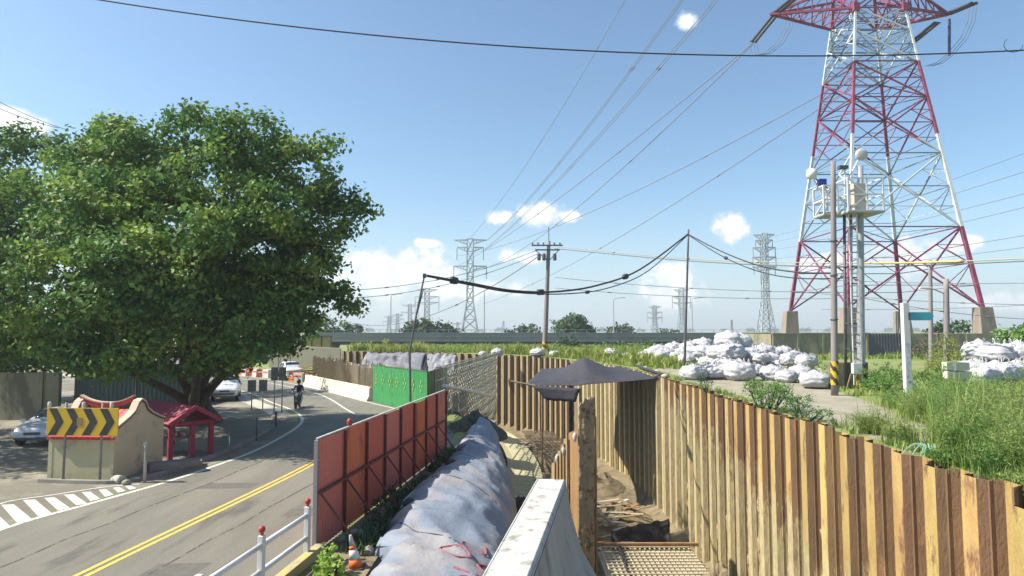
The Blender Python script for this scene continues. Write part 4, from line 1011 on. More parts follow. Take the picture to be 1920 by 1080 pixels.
def far_tower(px_, ytop, d, wtop, wbase, waist, arms, label, lw=.34, shape='t'):
    base = dp(px_, 640, d); top = dp(px_, ytop, d).z; x = base.x
    r_ = thing('distant_tower', label, 'pylon', (x, d, 0), group='grey lattice towers on the horizon')
    zw = dp(px_, waist, d).z
    f = lambda z: wbase + (wtop - wbase) * min(1, z / zw)
    lev = [0, zw * .3, zw * .56, zw * .8, zw] + [zw + (top - zw) * k / 5 for k in range(1, 6)]
    tower(r_, 0, top, wbase, wtop, lev, lw, lw * .5, [steel_far], lambda z: 0, second=False, lean=f)
    for (ya, span, drop) in arms:
        z = dp(px_, ya, d).z
        for sg in (-1, 1):
            mb = MB(); tip = Vector((sg * span, 0, z)); 
            for yy in (-wtop / 2, wtop / 2):
                mb.bar((sg * wtop / 2, yy, z), tip, lw * .7); mb.bar((sg * wtop / 2, yy, z - 1.6), tip, lw * .5)
                for k in range(1, 4): mb.bar(Vector((sg * wtop / 2, yy, z)).lerp(tip, k / 4), Vector((sg * wtop / 2, yy, z - 1.6)).lerp(tip, k / 4), lw * .35)
            if drop: mb.bar(tip, tip - Vector((0, 0, drop)), lw * .7)
            mb.build('crossarm', steel_far, r_)
    return r_
far_tower(881, 448, 250, 2.4, 7.2, 565, [(450, 6.4, 0), (464, 5.2, 5), (499, 6.4, 5)], 'tallest grey lattice tower left of the utility pole on the horizon', .42)
far_tower(1437, 438, 240, 2.2, 6.2, 560, [(440, 4.0, 0), (450, 3.2, 3), (464, 4.2, 4), (482, 4.4, 4), (500, 4.0, 3)], 'grey lattice tower just left of the big red and white tower', .40)
far_tower(800, 541, 430, 3, 8, 590, [(543, 7, 0), (556, 8, 6), (567, 8, 6)], 'pale lattice tower above the left dome shaped tree', .5)
far_tower(768, 570, 520, 2.6, 6, 600, [(572, 7, 0), (585, 7, 5)], 'small pale lattice tower left of the dome shaped tree', .5)
far_tower(745, 588, 600, 2.4, 5, 608, [(590, 6, 0), (598, 6, 4)], 'tiny pale lattice tower, second from the left on the horizon', .5)
far_tower(729, 592, 640, 2.4, 5, 608, [(594, 6, 0), (602, 6, 4)], 'tiny pale lattice tower, leftmost on the horizon', .5)
far_tower(1279, 541, 420, 3, 7, 595, [(543, 5, 0), (556, 6, 4), (567, 6, 4)], 'pale lattice tower just behind the thin dark cable pole', .5)
far_tower(1228, 573, 520, 3, 6, 600, [(575, 5, 0), (585, 6, 4), (595, 6, 4)], 'small pale lattice tower between the two utility poles', .55)
far_tower(944, 602, 620, 1.6, 3, 610, [], 'tiny mast like tower right of the tallest grey tower', .5)
far_tower(858, 604, 640, 2, 4, 610, [(606, 4, 0)], 'tiny lattice tower left of the tallest grey tower foot', .5)
far_tower(1372, 600, 600, 1.8, 3, 610, [], 'faint slim tower between the dark cable pole and the enclosure wall', .5)
for (px_, yt, d, lb) in ((733, 553, 150, 'leftmost tall street light beyond the viaduct'), (908, 543, 140, 'tall street light right of the tallest grey tower'), (1150, 560, 150, 'street light beyond the round tree'), (1297, 560, 150, 'street light behind the dark cable pole')):
    b = dp(px_, yt, d); t = thing('street_light', lb, 'street light', (b.x, d, 0), group='street lights beyond the viaduct')
    MB().tube([(0, 0, 0), (0, 0, b.z - .6), (.25, 0, b.z), (1.8, 0, b.z + .25)], [.16, .11, .10, .08], 8).build('pole', steel_far, t)
    MB().box((2.2, 0, b.z + .25), (1.1, .4, .16)).build('lamp_head', steel_far, t, bevel=.04)

# ------------------------------------------------------------------ utility poles
def pole_at(name, label, cat, pxb, d, ptop, r0, r1, m_=pole_c, z=PZ, lean=True, n=14):
    b = dp(pxb[0], pxb[1], d); b.z = z; t = thing(name, label, cat, b); tp_ = dp(ptop[0], ptop[1], d) - b
    k = 8; MB().tube([tp_ * (i / k) for i in range(k + 1)], [r0 + (r1 - r0) * i / k for i in range(k + 1)], n).build('pole', m_, t, smooth=True)
    return t, tp_
def hazard(t, z0, z1, r, tpv):
    n = 18; rows = 14; mb = MB(); vs = []
    for i in range(rows + 1):
        z = z0 + (z1 - z0) * i / rows; o = tpv * (z / tpv.z)
        for k in range(n): a = 2 * math.pi * k / n; vs.append((o.x + r * math.cos(a), o.y + r * math.sin(a), z))
    for i in range(rows):
        for k in range(n):
            mb.cur = int((k * .75 + i * 1.0) // 3.2) % 2; kk = [(i * n + k), (i * n + (k + 1) % n), ((i + 1) * n + (k + 1) % n), ((i + 1) * n + k)]
            mb.v += []; 
            o_ = len(mb.v); mb.v += [vs[q] for q in kk]; mb.f.append((o_, o_ + 1, o_ + 2, o_ + 3)); mb.mi.append(mb.cur)
    mb.build('hazard_sleeve', [yellow, black], t, fix=False)
pa, pav = pole_at('utility_pole', 'slim brownish concrete pole with yellow and black band left of the antenna mast', 'utility pole', (1565, 740), 27.5, (1562, 303), .15, .10)
hazard(pa, .45, 1.45, .158, pav)
for z in (3.2, 5.1, 6.6): MB().lathe([(.16, 0), (.16, .06)], tuple(pav * (z / pav.z)), 14).build('clamp', steel_dark, pa)
# antenna mast: thick pole, ladder, cage platform, dishes
am, amv = pole_at('antenna_mast', 'grey antenna mast with ladder, cage platform and round dishes before the big tower', 'antenna mast', (1614, 728), 30.5, (1613, 312), .20, .13, steel)
hazard(am, .15, 1.15, .205, amv)
Q = lambda px_, py_, d=30.5: dp(px_, py_, d) - am.location
for x in (1585, 1597): MB().tube([Vector((Q(x, 640).x, .1, 0)), Q(x, 400) + Vector((0, .1, 0))], .07, 8).build('stay_post', steel if x > 1590 else steel_dark, am, smooth=True)
mb = MB(); zt_ = Q(1600, 400).z; xl, xr = Q(1589, 500).x, Q(1604, 500).x
mb.bar((xl, -.25, .2), (xl, -.25, zt_), .05); mb.bar((xr, -.25, .2), (xr, -.25, zt_), .05)
k = .4
while k < zt_: mb.bar((xl, -.25, k), (xr, -.25, k), .03); k += .32
mb.build('ladder', white_p, am)
mb = MB()
for z in (1.9, 3.1, 4.2, 5.0, 5.8, 6.5):
    if z < zt_: mb.bar((Q(1583, 500).x, 0, z), (Q(1616, 500).x, 0, z), .06); mb.bar((Q(1583, 500).x, -.3, z), (Q(1583, 500).x, .1, z), .04)
mb.build('bracket', steel_dark, am)
def cage(x0, x1, y0, y1, name, dd=.7):
    a = Q(x0, y1); b = Q(x1, y0); mb = MB(); X = (a.x, b.x); Y = (-dd, dd); Z = (a.z, (a.z + b.z) / 2, b.z)
    for x in X:
        for y in Y: mb.bar((x, y, Z[0]), (x, y, Z[2]), .07)
    for z in Z:
        for y in Y: mb.bar((X[0], y, z), (X[1], y, z), .06)
        for x in X: mb.bar((x, Y[0], z), (x, Y[1], z), .06)
    xm = X[0] * .45 + X[1] * .55; mb.bar((xm, Y[0], Z[0]), (xm, Y[0], Z[2]), .05); mb.bar((X[0], Y[0], Z[2]), (xm, Y[0], Z[1]), .05); mb.bar((X[0], Y[0], Z[0]), (xm, Y[0], Z[1]), .05)
    mb.build(name, white_p, am)
    MB().box(((X[0] + X[1]) / 2, 0, Z[0] - .04), (X[1] - X[0] + .1, 2 * dd + .1, .08)).build('platform_floor', steel, am)
cage(1577, 1639, 340, 400, 'cage_railing'); cage(1536, 1560, 352, 404, 'cage_railing', .5)
MB().bar(Q(1536, 400), Q(1613, 400), .10).build('bracket', steel_dark, am)
MB().box(tuple(Q(1601, 372) + Vector((.1, -.1, 0))), (.55, .5, 1.35)).build('equipment_cabinet', M('cabinet', (.38, .36, .32), (.45, .42, .38), 3, .6), am, bevel=.02)
MB().box(tuple(Q(1541, 342)), (.34, .3, .3)).build('radio_unit', navy, am, bevel=.02)
MB().box(tuple(Q(1580, 314)), (.42, .3, .16)).build('radio_unit', steel_dark, am, bevel=.02)
def dish(c, r, rz, m_):
    mb = MB(); mb.lathe([(.03, .16), (r * .7, .14), (r * .98, .06), (r, 0), (r * .97, -.04), (r * .6, -.07), (.02, -.08)], tuple(c), 24, 'Y', 0)
    o = mb.build('dish', m_, am, smooth=True); return o
dish(Q(1609, 293) + Vector((0, -.3, 0)), .29, 0, M('dish_grey', (.42, .42, .40), (.46, .46, .44), 3, .5))
mb = MB(); mb.lathe([(.02, -.2), (.24, -.18), (.27, 0), (.24, .16), (.1, .22)], tuple(Q(1522, 326)), 20, 'X'); mb.build('dish', white_p, am, smooth=True)
MB().tube([Q(1525, 334), Q(1545, 372), Q(1552, 400)], .035, 8).build('dish_arm', white_p, am)
MB().tube([Q(1609, 300), Q(1600, 318), Q(1584, 345)], .035, 8).build('dish_arm', white_p, am)
MB().tube([Q(1584, 318), Q(1584, 400)], .04, 8).build('dish_arm', white_p, am)
mb = MB(); mb.tube([Q(1618, 545) + Vector((.28 * math.cos(t), 0, .28 * math.sin(t))) for t in [2 * math.pi * k / 20 for k in range(21)]], .02, 6); mb.build('cable_coil', cable_m, am)
for (x, y, s_) in ((1605, 692, .34), (1598, 700, .3)):
    pass
MB().box(tuple(Q(1600, 690) + Vector((.02, -.26, 0))), (.42, .22, .5)).build('meter_box', white_p, am, bevel=.02)
mb = MB(); [mb.bar(Q(x0, 728) + Vector((0, -.1, 0)), Q(x1, 700) + Vector((0, -.1, 0)), .06) for x0, x1 in ((1597, 1605), (1586, 1594))]; mb.build('timber_prop', wood, am)
slab = MB().box((0, 0, .62), (1.7, .5, 1.24)).build('concrete_block', wall_old, bevel=.03); slab.location = dp(1590, 700, 30.9); slab.location.z = PZ; tag(slab, 'weathered concrete block standing between the slim pole and the antenna mast', 'concrete block')
p3, p3v = pole_at('utility_pole', 'thin grey pole right of the white sign post under the yellow cable', 'utility pole', (1746, 690), 47, (1744, 488), .17, .12)
p4, p4v = pole_at('lighting_pole', 'pale stout pole with short lamp arm behind the tall yellow weed', 'lamp post', (1776, 702), 42, (1774, 523), .19, .16)
mb = MB(); mb.tube([p4v * .84 + Vector((-.1, 0, 0)), p4v * .80 + Vector((-.8, 0, .55)), p4v * .80 + Vector((-1.6, 0, .62))], .045, 8); mb.build('lamp_arm', steel, p4)
MB().box(tuple(p4v * .80 + Vector((-1.35, 0, .62))), (.8, .2, .1)).build('lamp_head', white_p, p4, bevel=.03)
# main distribution pole with crossarms
p5, p5v = pole_at('utility_pole', 'tall utility pole with crossarms and transformers beyond the grass field', 'utility pole', (1021, 672), 70, (1029, 452), .30, .20)
hazard(p5, .05, 1.5, .31, p5v)
tp5 = p5v
MB().tube([tp5, tp5 + Vector((0, 0, 1.6))], .05, 6).build('lightning_rod', steel_dark, p5)
for z, w_ in ((-.5, 1.9), (-1.0, 1.5)):
    mb = MB(); mb.bar(tp5 + Vector((-w_, -.2, z)), tp5 + Vector((w_ * .8, -.2, z)), .14); mb.build('crossarm', steel_dark, p5)
mb = MB()
for x in (-1.8, -1.2, -.6, .6, 1.2): mb.lathe([(.05, -.3), (.12, -.22), (.07, -.1), (.12, 0), (.05, .12)], tuple(tp5 + Vector((x, -.2, -.3))), 8)
mb.build('insulator', steel_dark, p5)
for x in (-1.1, -.55, .62):
    MB().lathe([(.05, -.5), (.2, -.45), (.2, .2), (.1, .3), (.02, .32)], tuple(tp5 + Vector((x, -.35, -1.7))), 12).build('transformer', steel_dark, p5)
mb = MB(); [mb.bar(tp5 + Vector((-1.5, -.2, -1)), tp5 + Vector((0, -.1, -2.3)), .08), mb.bar(tp5 + Vector((1.1, -.2, -1)), tp5 + Vector((0, -.1, -2.2)), .08)]; mb.build('arm_brace', steel_dark, p5)
p6, p6v = pole_at('cable_pole', 'thin dark pole carrying black cables at the corner of the sheet pile wall', 'utility pole', (1283, 700), 40.5, (1291, 430), .085, .055, steel_dark)
p7b = gp(764, 872); p7 = thing('leaning_pole', 'slim leaning pole with cables on top rising from the red fence', 'utility pole', p7b + fn * .15)
p7t = dp(796, 516, p7.location.y) - p7.location
kk = dp(768, 660, p7.location.y) - p7.location
MB().tube([(0, 0, 0), kk, kk.lerp(p7t, .5) + Vector((-.02, 0, 0)), p7t], [.05, .045, .035, .03], 8).build('pole', steel_dark, p7)
MB().tube([kk + Vector((.0, 0, -.3)), kk + Vector((.04, 0, .5)), p7t + Vector((-.03, 0, -.5))], .02, 6).build('stay', steel_dark, p7)
MB().box(tuple(p7t + Vector((0, 0, -.02))), (.12, .12, .16)).build('cable_clamp', steel_dark, p7)

# white sign post with teal arrow
wp = thing('street_name_sign', 'white square sign post with a teal arrow plate at the path', 'street sign', dp(1703, 745, 26.5) * 1)
wp.location.z = PZ
hpost = dp(1702, 568, 26.5).z - PZ
MB().box((0, 0, hpost / 2), (.26, .22, hpost)).build('post', white_p, wp, bevel=.015)
MB().box((.16, .05, hpost * .47), (.05, .16, .62)).build('side_panel', navy, wp)
mb = MB(); rr_ = random.Random(4)
for k in range(7):
    z = hpost * .55 - k * .24
    for j in range(5): mb.box((rr_.uniform(-.07, .07), -.112, z + rr_.uniform(-.08, .08)), (rr_.choice((.11, .02)), .004, rr_.choice((.02, .02, .10))))
mb.build('painted_characters', M('faded_violet', (.38, .34, .55), (.42, .38, .58), 4, .6), wp)
aw = 1.0; z = dp(1703, 593, 26.5).z - PZ
MB().prism([(.12, z - .17), (.12 + aw - .1, z - .17), (.12 + aw, z - .10), (.12 + aw + .05, z), (.12 + aw, z + .10), (.12 + aw - .1, z + .17), (.12, z + .17)], -.03, .01).build('arrow_plate', teal, wp)
MB().box((.10, 0, z), (.08, .26, .30)).build('plate_bracket', steel_dark, wp)

# ------------------------------------------------------------------ wires
def wire(name, label, pts, r, m_=wire_m, group=None, n=5, sub=6, knots=None):
    P = smoothline([dp(*p) for p in pts], sub); mb = MB(); mb.tube(P, r, n)
    if knots:
        for t in knots:
            q = P[int(t * (len(P) - 1))]; d = (P[min(len(P) - 1, int(t * (len(P) - 1)) + 1)] - P[max(0, int(t * (len(P) - 1)) - 1)]).normalized()
            mb.tube([q - d * r * 6, q - d * r * 3, q + d * r * 3, q + d * r * 6], [r, r * 3.2, r * 3.2, r], 6)
    o = mb.build(name, m_, smooth=True); return tag(o, label, 'cable', group)
def par(a, b, sag, n=16):            # parabola between two points
    a, b = dp(*a), dp(*b); return [a.lerp(b, t) - Vector((0, 0, 4 * sag * t * (1 - t))) for t in [i / n for i in range(n + 1)]]
def wire2(label, a, b, sag, r, m_=wire_m, group=None, knots=0):
    P = par(a, b, sag, 24); mb = MB(); mb.tube(P, r, 5)
    for k in range(knots):
        i = int((k + 1) / (knots + 1) * 23); d = (P[i + 1] - P[i]).normalized(); q = P[i]; s_ = min(1.0, r * 9); mb.tube([q - d * s_, q - d * s_ * .5, q + d * s_ * .5, q + d * s_], [r, r * 2.3, r * 2.3, r], 6)
    return tag(mb.build('overhead_wire', m_, smooth=True), label, 'cable', group)
wire('overhead_wire', 'dark cable sagging across the top of the whole view', [(x, 105 - 6.1e-5 * (x - 1500) ** 2, 15) for x in range(-400, 2500, 200)], .018, cable_m)
lp_ = [dp(1900 + 18 * math.cos(t), 84 + 14 * math.sin(t), 15) for t in [k * .5 for k in range(9)]]
tag(MB().tube(lp_, .008, 5).build('wire_loop', cable_m), 'small loose loop of wire hanging on the dark cable at the right', 'cable')
wire('overhead_cable', 'upper thick black cable from the leaning pole to the thin dark pole', [(800, 517, 24.3), (880, 531, 27), (960, 545, 29), (1040, 547, 31.5), (1120, 535, 34), (1200, 505, 37), (1290, 439, 40.4)], .05, cable_m, knots=(.12, .45, .8))
wire('overhead_cable', 'lower black cable from the leaning pole to the thin dark pole', [(800, 518, 24.3), (880, 534, 27), (960, 548, 29), (1060, 551, 31.5), (1140, 540, 34), (1215, 508, 37), (1290, 440, 40.4)], .03, cable_m, knots=(.6,))
wire('overhead_cable', 'black cable from the thin dark pole down to the slim brown pole', [(1290, 439, 40.4), (1350, 470, 37), (1420, 497, 33), (1490, 510, 30), (1562, 512, 27.5)], .035, cable_m)
wire('overhead_cable', 'lower black cable from the thin dark pole to the antenna mast', [(1290, 440, 40.4), (1350, 478, 37), (1420, 508, 34), (1500, 522, 32), (1612, 520, 30.5)], .03, cable_m, knots=(.3,))
wire('overhead_cable', 'pale cable crossing the whole view in front of the big tower', [(1040, 462, 69), (1150, 473, 62), (1290, 485, 54), (1420, 491, 48), (1560, 493, 40), (1700, 493, 36), (1800, 490, 33), (1960, 483, 30)], .035, M('pale_cable', (.3, .29, .22), (.36, .33, .24), 2, .6), knots=(.15, .3, .45, .86))
wire('sleeve', 'yellow protective sleeve on the cable in front of the big tower', [(1640, 493.3, 37.2), (1700, 493, 35.8), (1802, 490, 32.8)], .06, cable_y)
wire('sleeve', 'short yellow protective sleeve on the cable beside the antenna mast', [(1618, 493.4, 38), (1632, 493.4, 37.6)], .06, cable_y)
wire('overhead_cable', 'grey cable just under the yellow sleeved cable', [(1040, 466, 69), (1290, 489, 54), (1560, 500, 40), (1744, 497, 47), (1960, 488, 44)], .045, wire_m, knots=(.5,))
for k, (a, b, s_) in enumerate((((640, 545, 60), (1005, 470, 69), .9), ((640, 560, 60), (1008, 476, 69), 1.0), ((640, 600, 120), (1008, 482, 70), 3.5), ((1040, 540, 75), (1560, 560, 70), .4), ((1040, 520, 75), (1620, 548, 70), .5), ((1480, 545, 70), (1960, 572, 60), .3), ((1480, 520, 70), (1960, 530, 60), .3), ((1540, 580, 90), (1960, 570, 90), .3), ((1600, 555, 60), (1960, 600, 60), .4))):
    wire2(['topmost thin wire from the tree to the tall utility pole', 'second thin wire from the tree to the tall utility pole', 'steep lowest thin wire from the tree to the tall utility pole', 'lower thin wire right of the tall utility pole, toward the slim brown pole', 'upper thin wire right of the tall utility pole, toward the antenna mast', 'thin wire across the big tower legs, lower of the middle pair', 'thin wire across the big tower legs, upper of the middle pair', 'lowest level thin wire behind the pale stout pole', 'slanting thin wire falling to the right behind the stout pole'][k], a, b, s_, .03 if a[2] < 100 else .05, wire_m, 'thin low wires', 3)
G_ = 'high voltage conductors from the big tower to the grey tower'
hv = 'long high voltage conductor descending from the upper right to the grey tower on the horizon'
for a, b, s_ in (((1410, -190, 76), (910, 452, 250), 4.0), ((1416, -192, 76.5), (912, 452, 250), 4.2), ((1505, -200, 76), (905, 470, 250), 3.4), ((1512, -200, 76), (907, 470, 250), 3.6),
                 ((1413, 80, 78), (856, 500, 250), 2.2), ((1410, 84, 78), (905, 505, 250), 4.2), ((1706, 84, 78), (858, 480, 250), 4.5), ((1708, 86, 78), (905, 570, 250), 3.8), ((1260, -160, 110), (880, 448, 250), 5.0)):
    hvn = globals().get('hvn', -1) + 1
    wire2('high voltage conductor to the grey tower, ' + ['uppermost left strand', 'twin of the uppermost strand', 'second pair, left strand', 'second pair, right strand', 'from the left insulator string, upper', 'from the left insulator string, lower', 'from the right insulator string, upper', 'from the right insulator string, lowest of all', 'thin faint ground wire at far left'][hvn], a, b, s_, .065, wire_m, G_, 3)
for kq, (y0, y1) in enumerate(((441, 262), (452, 300), (466, 345), (484, 372), (500, 430), (505, 455))):
    wire2('faint conductor rising to the right behind the big tower, ' + ['highest', 'second highest', 'third from the top', 'third from the bottom', 'second lowest', 'lowest'][kq], (1450, y0 + 2, 240), (1990, y1, 90), 1.0, .05, wire_m, 'conductors behind the big tower')
for (x0, y0, x1, y1) in ((-40, 170, 130, 245), (-40, 185, 110, 240)):
    wire2('thin wire at the upper left edge above the tree, ' + ('upper' if y0 == 170 else 'lower'), (x0, y0, 40), (x1, y1, 46), .2, .02, cable_m, 'wires above the tree')

# ------------------------------------------------------------------ tarp canopy over the trench corner
cp = thing('tarp_canopy', 'charcoal tarp canopy peaked over the corner of the trench', 'canopy', (4.7, 42, PZ))
Af, Bf, Mf, Cb, Db = Vector((.8, 38.6, 1.7)), Vector((8.4, 37.2, 2.2)), Vector((4.0, 37.9, 1.55)), Vector((2.2, 47.3, 2.1)), Vector((8.1, 46.6, 2.3))
rows = []
for i in range(29):
    v = i / 28; row = []
    for j in range(41):
        u = j / 40
        f = Af.lerp(Mf, u / .45) if u < .45 else Mf.lerp(Bf, (u - .45) / .55); b = Cb.lerp(Db, u); p = f.lerp(b, v)
        pk = math.exp(-((u - .5) / .15) ** 2 / 2) * .3 + max(0, 1 - abs(u - .5) / .48) ** 1.3 * .75
        p.z += 1.12 * pk * (math.sin(math.pi * min(1, v * .95 + .03)) ** .8) - .10 * math.sin(math.pi * u * 2) ** 2 * math.sin(math.pi * v)
        p.z += .05 * noise.fractal(p * .9, .6, 2, 4) * (0 < v); row.append(p)
    rows.append(row)
MB().grid(rows).build('tarp', tarp_dark, cp, off=cp.location, smooth=True, solid=.012)
rows = []
fe = [Af.lerp(Mf, t / 12) for t in range(13)]
for k in range(5):
    t = k / 4; rows.append([Vector((p.x + (.95 - 1.3 * i / 12) * t * .8, p.y - .02 - .15 * t, p.z - t * (.88 - .12 * i / 12) * (min(1, .2 + i / 3)) + .02 * math.sin(i * 2))) for i, p in enumerate(fe)])
MB().grid(rows).build('hanging_flap', tarp_dark, cp, off=cp.location, smooth=True, solid=.01)
for a, b, r_ in (((4.0, 37.95, 1.62), (4.05, 38.0, FZ), .06), ((-.1, 38.9, 1.9), (1.4, 38.5, 1.66), .05), ((2.2, 47.2, 2.15), (2.2, 47.2, FZ), .06)):
    MB().tube([a, b], r_, 8).build('prop', wood, cp, off=cp.location)
MB().tube([(8.3, 37.2, 2.25), (8.9, 38.2, 2.35), (9.0, 46.5, 2.4)], .09, 8).build('edge_roll', tarp_dark, cp, off=cp.location)
for q in ((8.7, 37.5), (9.0, 41), (9.1, 45)): 
    o = MB().lathe([(.01, 0), (.2, .02), (.24, .12), (.12, .22), (.01, .24)], (q[0] + .2, q[1], PZ), 12).build('sandbag', concrete, smooth=True); tag(o, ['sandbag holding the near corner of the tarp canopy', 'sandbag holding the middle of the tarp canopy edge', 'sandbag holding the far corner of the tarp canopy'][int((q[1] - 37) / 3.9)], 'sandbag', 'sandbags on the canopy edge')

# lattice screen of reinforcement along the left bank
ls = thing('reinforcement_cage', 'tall silvery reinforcement lattice standing along the trench behind the red fence', 'rebar cage', (-3.8, 36, 0))
a0, a1 = Vector((-3.9, 35.5, 0)), Vector((-1.5, 58, 0)); dl = (a1 - a0); nl = dl.length; dl.normalize(); nr = Vector((-dl.y, dl.x, 0))
def zb_(s): return .6 - 3.8 * (s / nl)
mb = MB()
for lay in (0, .5):
    s = 0
    while s < nl:
        p = a0 + dl * s - a0 + nr * lay; mb.bar(p + Vector((0, 0, zb_(s) + a0.z)), p + Vector((0, 0, 2.85)), .035); s += .42
mb.build('vertical_bars', rebar_g, ls)
mb = MB()
for k in range(30):
    s = nl * k / 30; s2 = nl * (k + 1.6) / 30
    for z in (2.6, 1.7, .9, .1, -.8, -1.7):
        if z - .8 > zb_(s2): mb.bar(dl * s + Vector((0, 0, z)), dl * s2 + Vector((0, 0, z - .85)), .04); mb.bar(dl * s2 + Vector((0, 0, z)), dl * s + Vector((0, 0, z - .85)), .04)
mb.build('diagonal_bars', rebar_g, ls)
mb = MB()
for z in (2.85, 2.1, 1.2, .4, -.5, -1.5, -2.4):
    s1 = nl * min(1, max(.0, (z + 3.4) / 4)); s0 = 0 if z > .5 else nl * (.6 - z) / 3.8
    if s0 < nl: mb.bar(dl * s0 + Vector((0, 0, z)), dl * nl + Vector((0, 0, z)), .05); mb.bar(dl * s0 + nr * .5 + Vector((0, 0, z)), dl * nl + nr * .5 + Vector((0, 0, z)), .05)
mb.build('horizontal_bars', rebar_g, ls)
MB().tube([Vector((0, -.15, 1.9)), dl * nl * .9 + Vector((0, -.1, -.75))], .09, 10).build('white_pipe', white_p, ls)
cbk = MB().box((-1.75, 47, -2.9), (.9, 3.2, 2.3), -.1).build('concrete_block', concrete_w, bevel=.05); tag(cbk, 'bright white concrete block at the foot of the silvery lattice', 'concrete block')

# rebar mats on the trench floor
def mat_grid(label, c, sx__, sy__, rz, st=.2, z=.35, m_=rebar, dz=0.0):
    t = thing('rebar_mat', label, 'rebar mat', c, rz); mb = MB()
    n = int(sx__ / st)
    for i in range(n + 1): mb.bar((-sx__ / 2 + i * st, -sy__ / 2, z), (-sx__ / 2 + i * st, sy__ / 2, z), .045)
    mb.build('long_bars', m_, t); mb = MB(); n = int(sy__ / (st * 1.6))
    for i in range(n + 1): mb.bar((-sx__ / 2, -sy__ / 2 + i * st * 1.6, z + .045), (sx__ / 2, -sy__ / 2 + i * st * 1.6, z + .045), .05)
    mb.build('cross_bars', m_, t)
for k, (x, y) in enumerate(((2.7, 60), (3.6, 53.5), (4.2, 47.5))):
    mat_grid(['rebar mat farthest along the trench floor', 'rebar mat in the middle of the trench floor', 'rebar mat near the tarp canopy on the trench floor'][k], (x, y, FZ + .35), 3.0, 6.0, .13, .35)
mat_grid('pale rebar mat on blinding concrete in the near trench', (6.0, 26.5, FZ + .30), 4.0, 6.5, 0, .22, m_=M('pale_rebar', (.50, .45, .33), (.38, .33, .24), 3, .7))
tag(MB().box((6.0, 26.5, FZ + .28), (4.3, 7.0, .3)).build('blinding_concrete', M('blinding', (.42, .37, .26), (.34, .29, .2), 2, .9, .6, 8), bevel=.03), kind='structure')
tag(MB().bar((2.6, 29.2, FZ + .95), (8.3, 29.2, FZ + .95), .14).build('steel_beam', brown_steel), 'thin brown strut beam lying across the near trench floor', 'beam')
nt_ = MB(); rows = []
for i in range(14):
    row = []
    for j in range(22):
        u, v = j / 21, i / 13; x = 4.7 + 2.8 * u; y = 31.0 + .3 * u - v * .5 + .35 * noise.fractal(Vector((u * 5, v * 3, 7)), .6, 2, 4); row.append(Vector((x, y, FZ + 1.0 + .45 * u - 1.35 * v * (.95 + .12 * noise.noise(Vector((x * 2, 3, 1)))) + .1 * noise.noise(Vector((x * 3, v * 4, 1))))))
    rows.append(row)
tag(nt_.grid(rows).build('debris_netting', net_black, smooth=True, solid=.03), 'crumpled black netting hung across the trench below the canopy', 'netting')
nt_ = MB(); rows = []
for i in range(14):
    rows.append([Vector((4.65 + .5 * j / 9 + .1 * noise.noise(Vector((j, i * .4, 2))), 30.6 - i * .32, FZ + 1.1 - .03 * i - .8 * (j / 9) ** 2 + .1 * noise.noise(Vector((j * .5, i, 4))))) for j in range(10)])
tag(nt_.grid(rows).build('debris_netting', net_black, smooth=True, solid=.03), 'torn grey black netting strip running toward the camera in the trench', 'netting')

# earth heaps in the trench
def heap(label, c, r, h, m_, seed=0, name='earth_heap', sub=26):
    rows = []
    for i in range(sub):
        row = []
        for j in range(sub + 1):
            a = 2 * math.pi * j / sub; rr = r * i / (sub - 1); x, y = rr * math.cos(a), rr * math.sin(a) * 1.2
            z = h * max(0, 1 - (i / (sub - 1)) ** 1.5) * (1 + .4 * noise.noise(Vector((x * .8, y * .8, seed)))) + .42 * noise.fractal(Vector((x * 2.2, y * 2.2, seed)), .75, 2.2, 6) * (1 - i / (sub - 1)) - (.15 if i == sub - 1 else 0)
            row.append(Vector((x + c[0], y + c[1], c[2] + z)))
        rows.append(row)
    return tag(MB().grid(rows).build(name, m_, smooth=True), label, 'earth heap')
heap('mud heap under the tarp canopy at the foot of the sheet piles', (5.6, 36, FZ + .1), 2.2, .6, mud, 1)
heap('mud heap left of the shaded sheet piles', (5.2, 43, FZ + .1), 2.4, 1.0, mud, 2)
heap('low mud ridge along the right wall of the near trench', (8.2, 26.0, FZ + .1), 1.2, .9, mud, 3)
heap('dark rubble heap behind the end of the red fence', (-2.0, 33.2, -.35), 1.8, 1.0, soil_dark, 4)
heap('dark soil heap at the far end of the covered bank', (.3, 31.0, -4.6), 1.7, 1.5, soil_dark, 5)
rr5 = random.Random(21)
for nm_, lb_, (cx_, cy_), n_p in (('board_pile', 'heap of pale broken boards on the shaded trench floor', (5.6, 35.5), 22), ('board_pile', 'scattered boards at the foot of the muddy cross wall', (4.6, 31.8), 14), ('board_pile', 'loose timbers on the far trench floor beside the rebar mats', (1.6, 57), 12)):
    t = thing(nm_, lb_, 'timber pile', (cx_, cy_, FZ + .35))
    for q in range(n_p):
        a = rr5.uniform(-.5, .5) + (1.57 if q % 4 == 0 else 0); p = Vector((rr5.uniform(-1.1, 1.1), rr5.uniform(-1.8, 1.8), .1 + q * .02)); v = Vector((math.cos(a), math.sin(a), rr5.uniform(-.12, .25))) * rr5.uniform(.35, 1.0)
        MB().bar(p - v, p + v, rr5.uniform(.1, .28), .04).build('board', [wood, formwork, concrete, brown_steel][q % 4], t)
